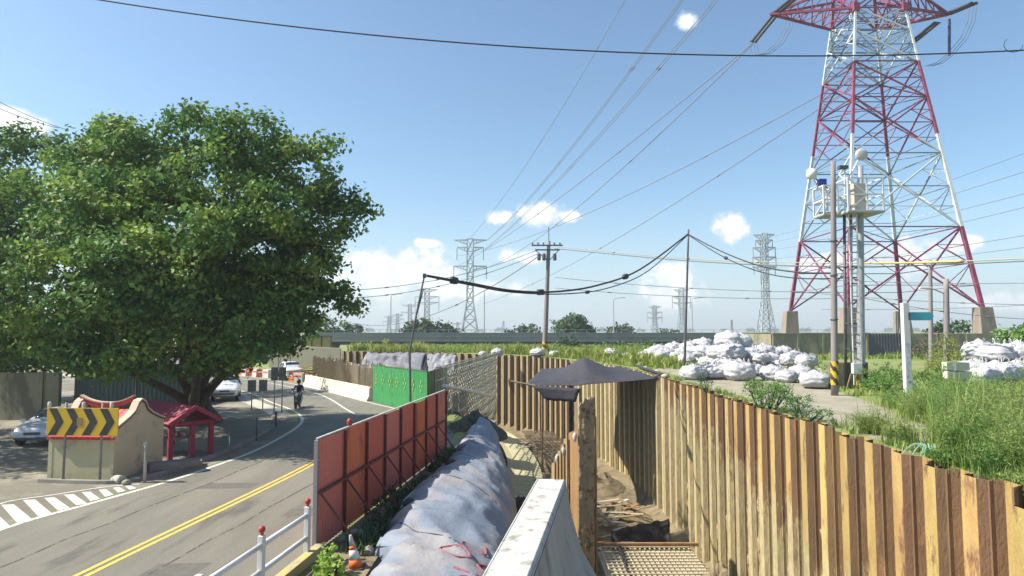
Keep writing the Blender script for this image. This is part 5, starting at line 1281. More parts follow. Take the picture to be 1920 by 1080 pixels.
# white concrete barrier and rebar formwork along the far road
bp = [Vector((-9.9, 45.3, 0)), Vector((-14, 51.3, 0)), Vector((-18.5, 58, 0)), Vector((-27, 67.5, 0))]
lb = ['white concrete road barrier next to the green fence', 'middle white concrete barrier along the far road', 'farthest white concrete barrier before the roadworks']
for k in range(2):
    t = thing('concrete_barrier', lb[k], 'barrier', bp[k], group='white concrete barriers on the far road'); d = bp[k + 1] - bp[k]; L_ = d.length - .06
    m4 = Matrix.Rotation(math.atan2(d.y, d.x) - math.pi / 2, 4, 'Z')
    MB().prism([(-.32, 0), (.32, 0), (.30, .12), (.16, .35), (.11, .95), (-.11, .95), (-.16, .35), (-.30, .12)], 0, L_, m4).build('barrier', M('far_white_concrete', (.66, .60, .48), (.58, .52, .41), 1.2, .85), t, bevel=.01)
fwk = thing('formwork_row', 'pale formwork panels with upright rebars behind the white road barrier', 'formwork', (-9.2, 47, 0))
fp = smoothline([(-9.2, 48, 0), (-13.2, 54, 0), (-17.0, 60.5, 0), (-19.5, 64, 0)], 10); fe_ = resample(fp, 1.5)
for k in range(len(fe_) - 1):
    a, b = fe_[k], fe_[k + 1]; d = (b - a).normalized()
    MB().bar(a + Vector((0, 0, 1.1)), b - d * .06 + Vector((0, 0, 1.1)), .08, 2.0 + .25 * math.sin(k * 1.7)).build('panel', formwork, fwk, off=fwk.location)
mb = MB()
for k in range(90):
    t = k / 90 * (len(fp) - 1.01); i = int(t); p = fp[i].lerp(fp[i + 1], t - i); p = p + Vector((-.25, -.25, 0)); mb.bar((p.x, p.y, .3), (p.x + .02, p.y, 2.3 + .5 * noise.noise(p * 3)), .05)
mb.build('starter_bars', rebar, fwk, off=fwk.location)
rw = thing('retaining_panel', 'pale retaining wall panel under the yellow barrier', 'wall', (-30, 86, 0))
MB().prism([(-2.5, 0), (7, 0), (7, 2.5), (3, 2.7), (-2.5, 3.3)], 0, .5).build('panel', M('pale_wall', (.56, .47, .36), (.5, .42, .32), .8, .85), rw)
# plastic road-works barriers and clutter near the pickup
for k in range(14):
    p = gp(560 - k * 3.2 + (k % 3) * 4, 716 - k * .5) if k < 6 else gp(500 - (k - 6) * 10, 708 - (k - 6) * .8)
    pos_ = (['nearest', 'second', 'third', 'fourth', 'fifth', 'farthest'] if k < 6 else ['', '', '', '', '', '', 'first', 'second', 'third', 'fourth', 'fifth', 'sixth', 'seventh', 'last'])[k]
    t = thing('road_works_barrier', pos_ + ' ' + ('orange and white plastic barrier in the cluster right of the pickup truck' if k < 6 else 'small plastic barrier in the row left of the pickup truck'), 'barrier', p, rnd.uniform(-.6, .6), 'plastic barriers at the bend' if k < 6 else 'plastic barriers left of the pickup')
    MB().prism([(-.5, 0), (.5, 0), (.46, .2), (.42, .85), (-.42, .85), (-.46, .2)], -.18, .18).build('shell', orange if k % 2 else white_p, t, bevel=.03)
    MB().box((0, -.185, .55), (.7, .012, .16)).build('reflective_strip', white_p if k % 2 else orange, t)
for k, (x, y, lb_) in enumerate(((575, 700, 'brown heap of scaffold timber left of the formwork panels'), (600, 690, 'taller brown timber heap before the pale retaining panel'))):
    t = thing('timber_pile', lb_, 'timber pile', gp(x, y + 14)); 
    for q in range(16): 
        a = rnd.uniform(0, 6.28); p = Vector((rnd.uniform(-1.2, 1.2), rnd.uniform(-.8, .8), .12 + q * .07)); v = Vector((math.cos(a), math.sin(a), rnd.uniform(-.1, .2))) * rnd.uniform(.7, 1.5); MB().bar(p - v, p + v, .12, .07).build('plank', wood if q % 3 else brown_steel, t)
# silver tarps draped by the far trench edge
def drape(label, c, w, dpt, h0, h1, m_, seed):
    rows = []
    for i in range(20):
        v = i / 19
        rows.append([Vector((c[0] + w * (j / 29 - .5), c[1] + dpt * v, c[2] + h0 + (h1 - h0) * (1 - v) * 0 + (h1 - h0) * math.sin(v * math.pi / 2) - .25 * (j / 29 - .5) ** 2 + .16 * noise.fractal(Vector((j * .25, v * 2.4, seed)), .6, 2.1, 4))) for j in range(30)])
    return tag(MB().grid(rows).build('tarpaulin', m_, smooth=True, solid=.015), label, 'tarpaulin')
drape('silver grey tarpaulin draped behind the left half of the green fence', (-10.6, 55, 0), 5.4, 4.5, .8, 2.9, tarp_silver, 1)
drape('crumpled pale tarpaulin with a dark fold behind the right half of the green fence', (-6.4, 55.5, 0), 2.7, 4, .8, 2.75, M('pale_tarp', (.30, .30, .32), (.16, .16, .18), 2, .6, .8, 4), 5)
drape('black tarpaulin between the two silver tarps behind the green fence', (-8.2, 55.2, 0), 1.4, 4, .9, 2.5, tarp_dark, 8)

# ------------------------------------------------------------------ ton bags
def bag_mesh(seed, flat=1.0):
    bm = bmesh.new(); bmesh.ops.create_icosphere(bm, subdivisions=4, radius=1.0)
    for v in bm.verts:
        c = v.co; p = 3.2
        n_ = (abs(c.x) ** p + abs(c.y) ** p + abs(c.z) ** p) ** (1 / p); c = c / n_
        x, y, z = c.x * .5, c.y * .5, c.z * .42
        bulge = 1 + .16 * math.cos(z * 3.2)
        x *= bulge; y *= bulge
        f = noise.fractal(Vector((x * 3 + seed, y * 3, z * 3)), .6, 2.1, 4)
        cre = abs(noise.noise(Vector((x * 5 + seed * 2, y * 5, z * 7)))) ** .6; cr2 = abs(noise.noise(Vector((x * 11, y * 11 + seed, z * 6))))
        z += .0; fold = .035 * math.sin(z * 26 + 5 * noise.noise(Vector((x * 2.5, y * 2.5, seed)))) * (1 if abs(z) < .36 else 0)
        k = 1 + fold + .06 * f - .12 * (.5 - cre) + .03 * cr2
        if z > .2:
            rr = math.hypot(x, y); z += .16 * max(0, 1 - rr * 4.5) + .03 * math.sin(math.atan2(y, x) * 11 + seed) * min(1, rr * 4)
        v.co = Vector((x * k, y * k, max(-.38, z * k * flat) + .38))
    me = bpy.data.meshes.new('bag'); bm.to_mesh(me); bm.free(); me.materials.append(bag_m)
    me.polygons.foreach_set('use_smooth', [True] * len(me.polygons)); return me
BM = [bag_mesh(1.3), bag_mesh(4.7, .85), bag_mesh(8.1, 1.05), bag_mesh(12.4, .8), bag_mesh(16.9, .95)]
loop_me = None
def bag(px_, yb, d, s, label, group, z=PZ, seed=0, dark=False):
    p = dp(px_, yb, d); t = thing('bulk_bag', label, 'bulk bag', (p.x, p.y, z), rnd.uniform(0, 6.28), group)
    o = bpy.data.objects.new('sack', BM[seed % 5]); COL.objects.link(o); o.parent = t; o.scale = (s * rnd.uniform(.92, 1.08), s, s * rnd.uniform(.80, 1.0))
    for a in (.6, 2.1, 3.9, 5.3):
        mb = MB(); c = Vector((.36 * math.cos(a), .36 * math.sin(a), .68)) * s; mb.tube([c, c + Vector((.05, .02, .14)) * s, c + Vector((.12, .1, .10)) * s, c + Vector((.13, .12, -.04)) * s], .018 * s, 5); mb.build('lifting_strap', bag_m, t)
    return t
zd = lambda yb, z=PZ: (CAM_H - z) * FPX / (yb - 618)
fr = [(1300, 711, 'first bag of the front row, next to the thin dark pole', 1.15), (1338, 710, 'second bag of the front row right of the thin dark pole', 1.25), (1386, 712, 'low wide bag at the front foot of the tall heap', 1.45), (1422, 704, 'front bag right of the low wide bag', 1.0),
      (1447, 712, 'bag with weeds in front, middle of the front row', 1.0), (1475, 716, 'front row bag left of the last dark sided bag', .95), (1527, 727, 'lone front bag beside the banded slim pole', 1.15), (1500, 712, 'bag behind and left of the lone front bag', 1.05)]
for k, (x, y, lb_, s) in enumerate(fr): bag(x, y, zd(y), s, 'white ton bag, ' + lb_, 'front row of white ton bags', seed=k)
ORD = ['leftmost', 'second', 'third', 'fourth', 'fifth', 'sixth', 'seventh', 'eighth', 'ninth']
def relabel(L, where):
    for lo, hi, nm in ((-1, .35, 'bottom'), (.35, 1.2, 'upper'), (1.2, 9, 'topmost')):
        row = sorted([l for l in L if lo <= l[1] < hi], key=lambda l: l[0])
        for i, l in enumerate(row): l[2]['label'] = 'white ton bag, %s in the %s layer of the %s' % (ORD[i], nm, where)
HB = []; k = 0
for (x, y, z, s, gl_) in [(1330, 690, 0, 1.3, 0), (1360, 700, .0, 1.4, 0), (1400, 698, 0, 1.35, 0), (1352, 697, .8, 1.4, 0), (1372, 699, .85, 1.5, 0), (1402, 698, .75, 1.35, 0), (1368, 697, 1.55, 1.5, 0), (1390, 697, 1.5, 1.2, 0), (1345, 690, .7, 1.3, 0), (1425, 700, .65, 1.1, 0),
                          (1320, 688, .7, 1.3, 0), (1300, 683, .5, 1.3, 0), (1290, 686, 0, 1.3, 0), (1314, 686, 0, 1.3, 0)]:
    HB.append((x, z, bag(x, y, zd(y), s, '', 'tall heap of white ton bags', z=PZ + z, seed=k))); k += 1
relabel(HB, 'tall heap')
HB = []
for (x, y, z, s) in [(1445, 695, .5, 1.05), (1465, 697, 0, 1.1), (1455, 690, .7, 1.1), (1480, 700, .5, 1.05), (1490, 694, .6, 1.1), (1470, 690, .8, 1.0), (1508, 700, 0, 1.0), (1500, 692, .4, 1.0), (1432, 692, .9, 1.2), (1440, 700, 0, 1.1), (1486, 690, 0, 1.1), (1512, 704, .55, 1.0)]:
    HB.append((x, z, bag(x, y, zd(y), s, '', 'low heap of white ton bags', z=PZ + z, seed=k))); k += 1
relabel(HB, 'low heap by the enclosure wall')
HB = []
for (x, y, z, s) in [(1210, 672, 0, 1.1), (1222, 672, .0, 1.3), (1236, 671, .3, 1.4), (1250, 672, .0, 1.4), (1264, 671, .4, 1.4), (1278, 672, 0, 1.5), (1240, 674, 0, 1.3), (1292, 672, .5, 1.5), (1305, 670, .6, 1.5), (1320, 671, .7, 1.5), (1270, 675, 0, 1.2)]:
    HB.append((x, z, bag(x, y, zd(y), s, '', 'far row of white ton bags', z=PZ + z, seed=k))); k += 1
relabel(HB, 'far row behind the grass')
for (x, y, s, lb_) in [(932, 668, 1.0, 'small white bag in the grass left of the far utility pole'), (1008, 669, 1.3, 'white bag at the foot of the far utility pole'), (1040, 669, .9, 'small white bag right of the far utility pole'), (1143, 671, 1.2, 'white bag in the grass beyond the tarp canopy'), (1175, 672, .8, 'small white bag in the grass left of the far row of bags'), (905, 667, .7, 'tiny white bag in the grass above the far sheet piles')]:
    bag(x, y, zd(y), s, lb_, 'single bags in the grass', seed=k); k += 1
for (x, y, z, s, lb_) in [(1828, 712, 0, 1.5, 'leftmost bottom'), (1868, 714, 0, 1.6, 'second bottom'), (1908, 716, 0, 1.6, 'third bottom'), (1948, 716, 0, 1.6, 'rightmost bottom'), (1838, 708, .95, 1.4, 'leftmost top'), (1872, 712, 1.0, 1.6, 'second top'), (1912, 712, .95, 1.6, 'rightmost top'), (1850, 722, .0, 1.2, 'front low'), (1890, 722, .2, 1.2, 'front middle')]:
    bag(x, y, zd(y), s, 'large dirty white sack, ' + lb_ + ' of the pile at the right edge', 'pile of sacks at the right edge', z=PZ + z, seed=k); k += 1
for i, (x, y, z) in enumerate(((1795, 725, .0), (1796, 724, .42), (1793, 716, .84))):
    o = MB().box((0, 0, .2), (1.0 - .1 * i, .8, .38), .1 * i).build('stone_block', M('pale_block', (.50, .52, .42), (.40, .42, .33), 2, .85, .6, 8), bevel=.04); p = dp(x, y, 31); o.location = (p.x, p.y, PZ + z)
    tag(o, ['bottom pale stone block beside the sack pile', 'middle pale stone block beside the sack pile', 'top pale stone block beside the sack pile'][i], 'stone block')
# ------------------------------------------------------------------ vegetation
def mesh_np(name, V, F, mat, parent=None, off=None, smooth=False):
    if off is not None: V = V - np.array(off)[None, :]
    me = bpy.data.meshes.new(name); n = len(V); k = F.shape[1]
    me.vertices.add(n); me.vertices.foreach_set('co', V.astype(np.float32).ravel())
    me.loops.add(F.size); me.loops.foreach_set('vertex_index', F.astype(np.int32).ravel())
    me.polygons.add(len(F)); me.polygons.foreach_set('loop_start', np.arange(0, F.size, k, dtype=np.int32))
    me.update(calc_edges=True); me.validate()
    me.materials.append(mat); o = bpy.data.objects.new(name, me); COL.objects.link(o)
    if parent is not None: o.parent = parent
    return o
def leaves(C, Nrm, size, aspect=.55, jitter=.9):
    n = len(C); a = Nrm + npr.normal(0, jitter, (n, 3)); a /= np.linalg.norm(a, axis=1)[:, None] + 1e-9
    t = np.cross(a, npr.normal(0, 1, (n, 3))); t /= np.linalg.norm(t, axis=1)[:, None] + 1e-9
    b = np.cross(a, t); s = (size * npr.uniform(.6, 1.35, n))[:, None]
    V = np.stack([C - t * s * .5, C + b * s * aspect * .5 + a * s * .06, C + t * s * .5, C - b * s * aspect * .5 + a * s * .06], 1).reshape(-1, 3)
    return V, np.arange(n * 4).reshape(n, 4)
def crown_pts(lobes, dens, clump, per, flat=.8, thin=.75):
    """leaf positions gathered in small clumps over the shells of ellipsoid lobes (x, y, z, r)"""
    P = []; Nn = []
    for (x, y, z, r) in lobes:
        m = max(3, int(dens * r * r)); u = npr.normal(0, 1, (m, 3)); u /= np.linalg.norm(u, axis=1)[:, None]
        rad = r * npr.uniform(.62, 1.04, m) ** .7 * (1 + .18 * npr.normal(0, 1, m).clip(-1.5, 1.5))
        c = np.array([x, y, z]) + u * rad[:, None] * np.array([1, 1, flat])
        k = npr.integers(int(per * .5), int(per * 1.5) + 1, m); idx = np.repeat(np.arange(m), k)
        g = npr.normal(0, 1, (len(idx), 3)); g /= (np.linalg.norm(g, axis=1)[:, None] + 1e-9); g *= (npr.uniform(0, 1, len(idx)) ** .5)[:, None] * clump * (.6 + .8 * npr.random(len(idx)))[:, None]
        g[:, 2] *= thin
        P.append(c[idx] + g); Nn.append(u[idx] * .5 + g / clump * .6 + np.array([0, 0, .5]))
    return np.concatenate(P), np.concatenate(Nn)
def limbs(root, base, targets, r0, mat=bark, name='trunk', fork=.35):
    mb = MB(); b = Vector(base)
    for t in targets:
        t = Vector(t); D = t - b; m = b + Vector((D.x * .14, D.y * .14, D.z * .36)); q = b + Vector((D.x * .58, D.y * .58, D.z * .74)) + Vector((rnd.uniform(-.5, .5), rnd.uniform(-.4, .4), .1))
        P = smoothline([b, m, q, t], 4); mb.tube(P, [r0 * (1 - .88 * i / (len(P) - 1)) for i in range(len(P))], 8)
    return mb.build(name, mat, root, off=root.location, smooth=True)
def pxl(L, d0=None):
    out = []
    for (x, y, r, d) in L: p = dp(x, y, d); out.append((p.x, p.y, p.z, r * d / FPX))
    return out
# the banyan
bn = thing('banyan_tree', 'huge dark green banyan tree spreading over the shrine', 'tree', gp(335, 800) + Vector((0, 1.5, 0)))
LB = [(250, 258, 62, 31), (350, 240, 50, 31), (440, 240, 44, 30), (500, 255, 40, 31), (545, 290, 45, 31), (610, 268, 22, 31), (585, 285, 26, 31), (170, 295, 55, 32), (628, 375, 40, 31), (648, 395, 26, 31), (600, 330, 26, 31), (600, 450, 46, 31), (638, 430, 22, 30), (600, 525, 40, 32), (632, 545, 18, 32), (565, 565, 48, 31),
      (470, 480, 100, 31), (340, 420, 110, 29), (210, 400, 100, 29), (330, 580, 95, 28), (210, 560, 100, 27), (450, 600, 66, 29), (520, 600, 52, 30), (290, 330, 95, 30), (440, 340, 95, 31), (540, 400, 80, 31), (140, 400, 80, 30), (250, 650, 48, 27), (390, 640, 44, 28), (120, 500, 90, 28), (130, 600, 80, 28), (560, 480, 70, 31),
      (300, 480, 70, 26), (410, 430, 60, 27), (200, 480, 60, 26), (500, 400, 60, 28), (560, 620, 28, 31), (655, 580, 14, 32), (680, 392, 10, 31), (450, 300, 60, 34), (350, 500, 120, 34), (500, 540, 80, 34), (200, 320, 80, 35), (470, 655, 36, 28), (160, 660, 44, 28), (220, 672, 36, 26.5), (290, 680, 32, 27), (420, 668, 36, 28.5), (360, 668, 38, 28), (100, 650, 44, 29), (180, 690, 26, 27), (500, 650, 30, 30), (540, 640, 30, 31)]
lob = pxl(LB)
P, Q_ = crown_pts(lob, 8.5, .92, 92, thin=.55)
V, F = leaves(P, Q_, .26, .6)
mesh_np('crown', V, F, leaf_tree, bn, bn.location)
bc = np.array(bn.location)
limbs(bn, bn.location + Vector((0, 0, -.1)), [(l[0], l[1], l[2]) for l in lob[::4]], .34)
mb = MB()
for k in range(9):
    a = k * .7; x, y = .55 * math.cos(a), .5 * math.sin(a); mb.tube([(x * 2.4, y * 2.4, -.1), (x * 1.3, y * 1.2, .8), (x * .8, y * .8, 2.2), (x * 1.6, y * 1.5, 4.4)], [.30, .24, .2, .12], 9)
mb.build('root_stem', bark, bn, smooth=True)
for k in range(26):
    x, y = rnd.uniform(-5, 6), rnd.uniform(-3, 3); mb = MB(); mb.tube([(x, y, 4.8), (x + .1, y, 3.5), (x + rnd.uniform(-.2, .2), y, rnd.uniform(2.2, 3.2))], .014, 4); mb.build('aerial_root', bark, bn)
# trees at the left behind
lt = thing('left_tree', 'tree cut by the left edge of the picture behind the banyan', 'tree', (-33, 41, 0))
P, Q_ = crown_pts(pxl([(40, 270, 45, 38), (90, 280, 36, 38), (-20, 300, 70, 38), (0, 400, 95, 36), (50, 380, 60, 36), (-60, 450, 90, 36), (20, 500, 80, 36), (-30, 580, 80, 36), (60, 640, 60, 38), (-10, 660, 60, 38), (-120, 380, 120, 38)]), 12, .6, 40)
V, F = leaves(P, Q_, .27, .6); mesh_np('crown', V, F, leaf_tree, lt, lt.location)
limbs(lt, lt.location, [(-33, 38, 7), (-35, 39, 9), (-31, 38, 10)], .35)
shade_tree_lobes = [(-27.5, 26, 9.5, 3.6), (-31, 29, 9, 4.0), (-29, 32, 11, 3.6), (-26.5, 30, 12, 2.6), (-30, 23, 10, 3.4)]  # out of view, added to cast shade on the car
nt2 = thing('left_tree', 'unseen tree added outside the left edge to shade the white sedan', 'tree', (-30, 28, 0)); P, Q_ = crown_pts(shade_tree_lobes, 6, .8, 50); V, F = leaves(P, Q_, .26, .6); mesh_np('crown', V, F, leaf_tree, nt2, nt2.location); limbs(nt2, nt2.location, [l[:3] for l in shade_tree_lobes], .35)
for i, (L, lb_, base) in enumerate((([(60, 650, 70, 46), (150, 640, 70, 46), (0, 640, 80, 46)], 'dark shaded tree behind the stained garden wall', (-35, 46, 0)), ([(250, 660, 60, 48), (330, 650, 70, 48), (420, 650, 60, 50), (470, 640, 50, 52)], 'dark shaded tree behind the banyan trunk', (-26, 49, 0)))):
    t = thing('background_tree', lb_, 'tree', base); P, Q_ = crown_pts(pxl(L), 7, .8, 36); V, F = leaves(P, Q_, .34, .6); mesh_np('crown', V, F, leaf_dark, t, t.location); limbs(t, t.location, [(base[0] - 1, base[1], 3), (base[0] + 1, base[1], 3.2)], .25)
def tree(name, label, L, base, mat, size=.5, dens=8, clump=.8, per=26, group=None, cat='tree', r0=.3):
    t = thing(name, label, cat, base, group=group); lb2 = pxl(L); P, Q_ = crown_pts(lb2, dens, clump, per); V, F = leaves(P, Q_, size, .65); mesh_np('crown', V, F, mat, t, t.location)
    limbs(t, t.location, [l[:3] for l in lb2], r0); return t
def b0(px_, d, z=0.0): p = dp(px_, 600, d); return (p.x, d, z)
tree('far_tree', 'lime tinted tree behind the yellow barrier right of the banyan', [(560, 612, 22, 98), (585, 618, 16, 98)], b0(565, 98), leaf_bush, .5, 6, 1, 30)
tree('far_tree', 'mid green tree row end above the yellow barrier', [(610, 612, 22, 125), (640, 618, 18, 125), (668, 621, 14, 125)], b0(630, 125), leaf_far, .6, 6, 1.1, 26)
tree('far_tree', 'dark dome shaped tree beyond the viaduct left of the tallest grey tower', [(800, 618, 20, 150), (785, 618, 20, 150), (825, 620, 20, 150), (842, 622, 14, 150), (770, 622, 14, 150)], b0(805, 150), leaf_dark, .8, 4, 1.4, 26)
tree('far_tree', 'round green tree just right of the far utility pole', [(1073, 606, 20, 130), (1058, 614, 16, 130), (1090, 612, 18, 130), (1105, 622, 12, 130), (1072, 618, 26, 130)], b0(1075, 130), leaf_far, .7, 5, 1.2, 28)
tree('far_tree', 'low dark tree left of the far utility pole', [(980, 622, 12, 170), (1000, 620, 12, 170), (960, 624, 8, 170)], b0(985, 170), leaf_dark, .9, 4, 1.4, 22)
tree('far_tree', 'small dark tree between the utility pole and the cable pole', [(1165, 620, 13, 170), (1180, 623, 10, 170), (1150, 623, 9, 170)], b0(1165, 170), leaf_dark, .9, 4, 1.4, 22)
tree('far_tree', 'very low dark bush behind the viaduct left of the cable pole', [(1245, 624, 8, 180), (1262, 624, 7, 180)], b0(1250, 180), leaf_dark, .9, 4, 1.4, 20)
tree('far_tree', 'dark leafy tree behind the piers at the far right', [(1800, 612, 16, 120), (1770, 616, 14, 120), (1755, 622, 12, 120), (1640, 640, 10, 95)][:3], b0(1790, 120, 0), leaf_dark, .7, 5, 1.2, 24)
tree('roadside_tree', 'bright green leafy tree at the right edge behind the sacks', [(1895, 640, 26, 52), (1925, 632, 30, 52), (1915, 655, 32, 52), (1885, 660, 20, 52)], b0(1905, 52, PZ), leaf_bush, .32, 9, .7, 36, r0=.14)
fwo = []
for k in range(46):
    a = -620 + k * 32 + rnd.uniform(-9, 9); fwo.append((a * 2, 1500 + rnd.uniform(-30, 60), 1 + rnd.uniform(-1, 1), rnd.uniform(7, 12)))
P, Q_ = crown_pts([(x, y, z, r) for x, y, z, r in fwo], .35, 4.5, 26, .55); V, F = leaves(P, Q_, 4.0, .7); tag(mesh_np('far_woodland', V, F, leaf_far), kind='stuff', label='low band of woodland along the horizon')

def bush(name, label, L, size, mat, dens=40, clump=.22, per=18, z=PZ, cat='bush', aspect=.45, stems=True, group=None, world=False):
    lb2 = L if world else pxl(L); c = lb2[0]; t = thing(name, label, cat, (c[0], c[1], z), group=group)
    P, Q_ = crown_pts(lb2, dens, clump, per, .85); P = P[P[:, 2] > z - 1.5]; Q_ = npr.normal(0, 1, P.shape) * .3 + np.array([0, 0, .8])
    V, F = leaves(P, Q_, size, aspect); mesh_np('foliage', V, F, mat, t, t.location)
    if stems:
        mb = MB()
        for l in lb2:
            for k in range(5): mb.tube([(l[0] * .5 + c[0] * .5, l[1] * .5 + c[1] * .5, z), (l[0] + rnd.uniform(-.5, .5) * l[3], l[1] + rnd.uniform(-.5, .5) * l[3], l[2] + rnd.uniform(-.2, .8) * l[3])], [.02, .008], 5)
        mb.build('stem', leaf_dark, t, off=t.location)
    return t
def blade_mesh(roots, h, w, lean=.35, droop=.25, seg=2):
    n = len(roots); hh = h * npr.uniform(.45, 1.25, n)
    if n > 300: hh *= np.array([.45 + 1.1 * max(0, .5 + .9 * noise.noise(Vector((p[0] * .35, p[1] * .3, 11)))) for p in roots])
    a = npr.uniform(0, 2 * math.pi, n); d = np.stack([np.cos(a), np.sin(a), np.zeros(n)], 1); s = np.stack([-np.sin(a), np.cos(a), np.zeros(n)], 1)
    ln = (npr.uniform(0, 1, n) * lean * hh)[:, None]; up = np.array([0, 0, 1.])[None, :] * hh[:, None]; w_ = (w * npr.uniform(.6, 1.3, n))[:, None]
    m = roots + up * .55 + d * ln * .35; tip = roots + up * (1 - droop * npr.random(n))[:, None] + d * ln * 1.3
    V = np.stack([roots - s * w_ * .5, roots + s * w_ * .5, m + s * w_ * .45, m - s * w_ * .45, tip], 1).reshape(-1, 3)
    i = np.arange(n)[:, None] * 5
    F = np.concatenate([i + np.array([[0, 1, 2]]), i + np.array([[0, 2, 3]]), i + np.array([[3, 2, 4]])])
    return V, F
def scatter(poly, n, z, keep=None):
    xs = [p[0] for p in poly]; ys = [p[1] for p in poly]; out = []
    X = npr.uniform(min(xs), max(xs), n * 3); Y = npr.uniform(min(ys), max(ys), n * 3)
    ins = np.zeros(len(X), bool); m = len(poly); j = m - 1
    for i in range(m):
        xi, yi, xj, yj = *poly[i], *poly[j]; c = ((yi > Y) != (yj > Y)) & (X < (xj - xi) * (Y - yi) / (yj - yi + 1e-12) + xi); ins ^= c; j = i
    X, Y = X[ins][:n], Y[ins][:n]; return np.stack([X, Y, np.full(len(X), z)], 1)
def patchy(P, sc, th, seed=0):
    k = np.array([noise.noise(Vector((p[0] * sc, p[1] * sc, seed))) > th for p in P]); return P[k]
# field grass, kinds of ground cover
R_ = patchy(scatter([(-22, 86), (-5, 76), (1.5, 70.5), (6.5, 59), (9.4, 46), (16, 44), (30, 60), (75, 66), (75, 107), (-21, 107)], 60000, PZ), .16, -.28)
V, F = blade_mesh(R_, .55, .11, .5); tag(mesh_np('field_grass', V, F, grass_m), kind='stuff', label='tall bright grass over the field')
hot = patchy(scatter([(-22, 82), (-5, 75), (2.5, 70), (6.5, 60), (9.6, 47), (13, 48), (10, 64), (4, 77), (-20, 92)], 16000, PZ), .22, .0, 3)
V, F = blade_mesh(hot, .95, .12, .6); tag(mesh_np('tall_grass', V, F, leaf_yellow), kind='stuff', label='tall yellow green grass behind the sheet piles')
R_ = np.concatenate([patchy(scatter([(12.2, 14), (13.8, 24), (15.2, 33), (15.4, 38), (40, 46), (70, 60), (70, 10), (12, 8)], 52000, PZ), .3, -.25, 6), scatter([(9.1, 9), (10.2, 9), (11, 14), (9.3, 15)], 2200, PZ)])
V, F = blade_mesh(R_, .32, .045, .6); tag(mesh_np('low_grass', V, F, grass_m), kind='stuff', label='low grass and weeds beside the gravel path')
R_ = patchy(scatter([(9.05, 12), (9.4, 12), (9.5, 44), (9.05, 44)], 2600, PZ), .8, -.05, 4); V, F = blade_mesh(R_, .22, .03, .9); tag(mesh_np('edge_weeds', V, F, leaf_wisp), kind='stuff', label='thin weeds along the top of the sheet pile wall')
R_ = scatter([(-3.9, 14.5), (-3.2, 14.5), (-2.6, 20), (-1.6, 27), (-2.6, 27)], 2600, 0); V, F = blade_mesh(patchy(R_, .9, -.1, 2), .3, .04, .9); tag(mesh_np('strip_weeds', V, F, leaf_dark), kind='stuff', label='weeds in the shaded strip behind the red fence')

# bushes
bush('wall_bush', 'green bush overhanging the rusty wall, upper left of the pair', [(1430, 735, 30, 22.5), (1455, 745, 34, 22), (1475, 735, 26, 22.5), (1410, 728, 18, 23)], .085, leaf_bush, 110, .16, 22)
bush('wall_bush', 'darker green bush overhanging the rusty wall, lower right of the pair', [(1505, 765, 28, 20), (1530, 778, 24, 19.3), (1550, 790, 18, 18.8), (1485, 760, 22, 20.5)], .075, M('deep_bush_leaf', (.06, .15, .035), (.10, .2, .05), 1.5, .6, islandvar=.6, transl=.3), 120, .15, 22)
bush('wall_weed', 'small weed on the rusty wall below the front row of bags', [(1325, 712, 14, 28), (1312, 704, 9, 29)], .08, leaf_dark, 110, .15, 18)
def wisp(label, base, R0, h, n, mat, leafs=.045, group=None, nm='foreground_weed', fan=1.0):
    t = thing(nm, label, 'weed', base, group=group); mb = MB(); LP = []
    for k in range(n):
        a = rnd.uniform(0, 6.28); rr = R0 * math.sqrt(rnd.random()); x, y = rr * math.cos(a) * .5, rr * math.sin(a) * .5; hh = h * rnd.uniform(.5, 1.15) * (1 - .4 * rr / R0)
        q = Vector((x * (1 + fan) + rnd.uniform(-.15, .15), y * (1 + fan), hh)); m = Vector((x * 1.2, y * 1.2, hh * .55)); P_ = smoothline([(x, y, 0), m, q], 5); mb.tube(P_, [.007 * (1 - .8 * i / (len(P_) - 1)) + .0015 for i in range(len(P_))], 3, cap=False)
        for i in range(2, len(P_)):
            for s in range(6): LP.append(P_[i] + Vector((rnd.gauss(0, .05), rnd.gauss(0, .05), rnd.gauss(0, .04))))
    mb.build('stem', M('weed_stem', (.22, .26, .10), (.3, .3, .14), 2, .7), t)
    C = np.array([tuple(p) for p in LP]); V, F = leaves(C, npr.normal(0, .5, C.shape) + np.array([0, 0, .5]), leafs, .22, .9); mesh_np('foliage', V, F, mat, t)
    R1 = np.array([[rnd.gauss(0, R0 * .45), rnd.gauss(0, R0 * .45), 0] for _ in range(int(n * 5))]); V, F = blade_mesh(R1, h * .75, .014, .8, .3); mesh_np('blade', V, F, grass_m if rnd.random() < .5 else mat, t)['kind'] = 'stuff'
    return t
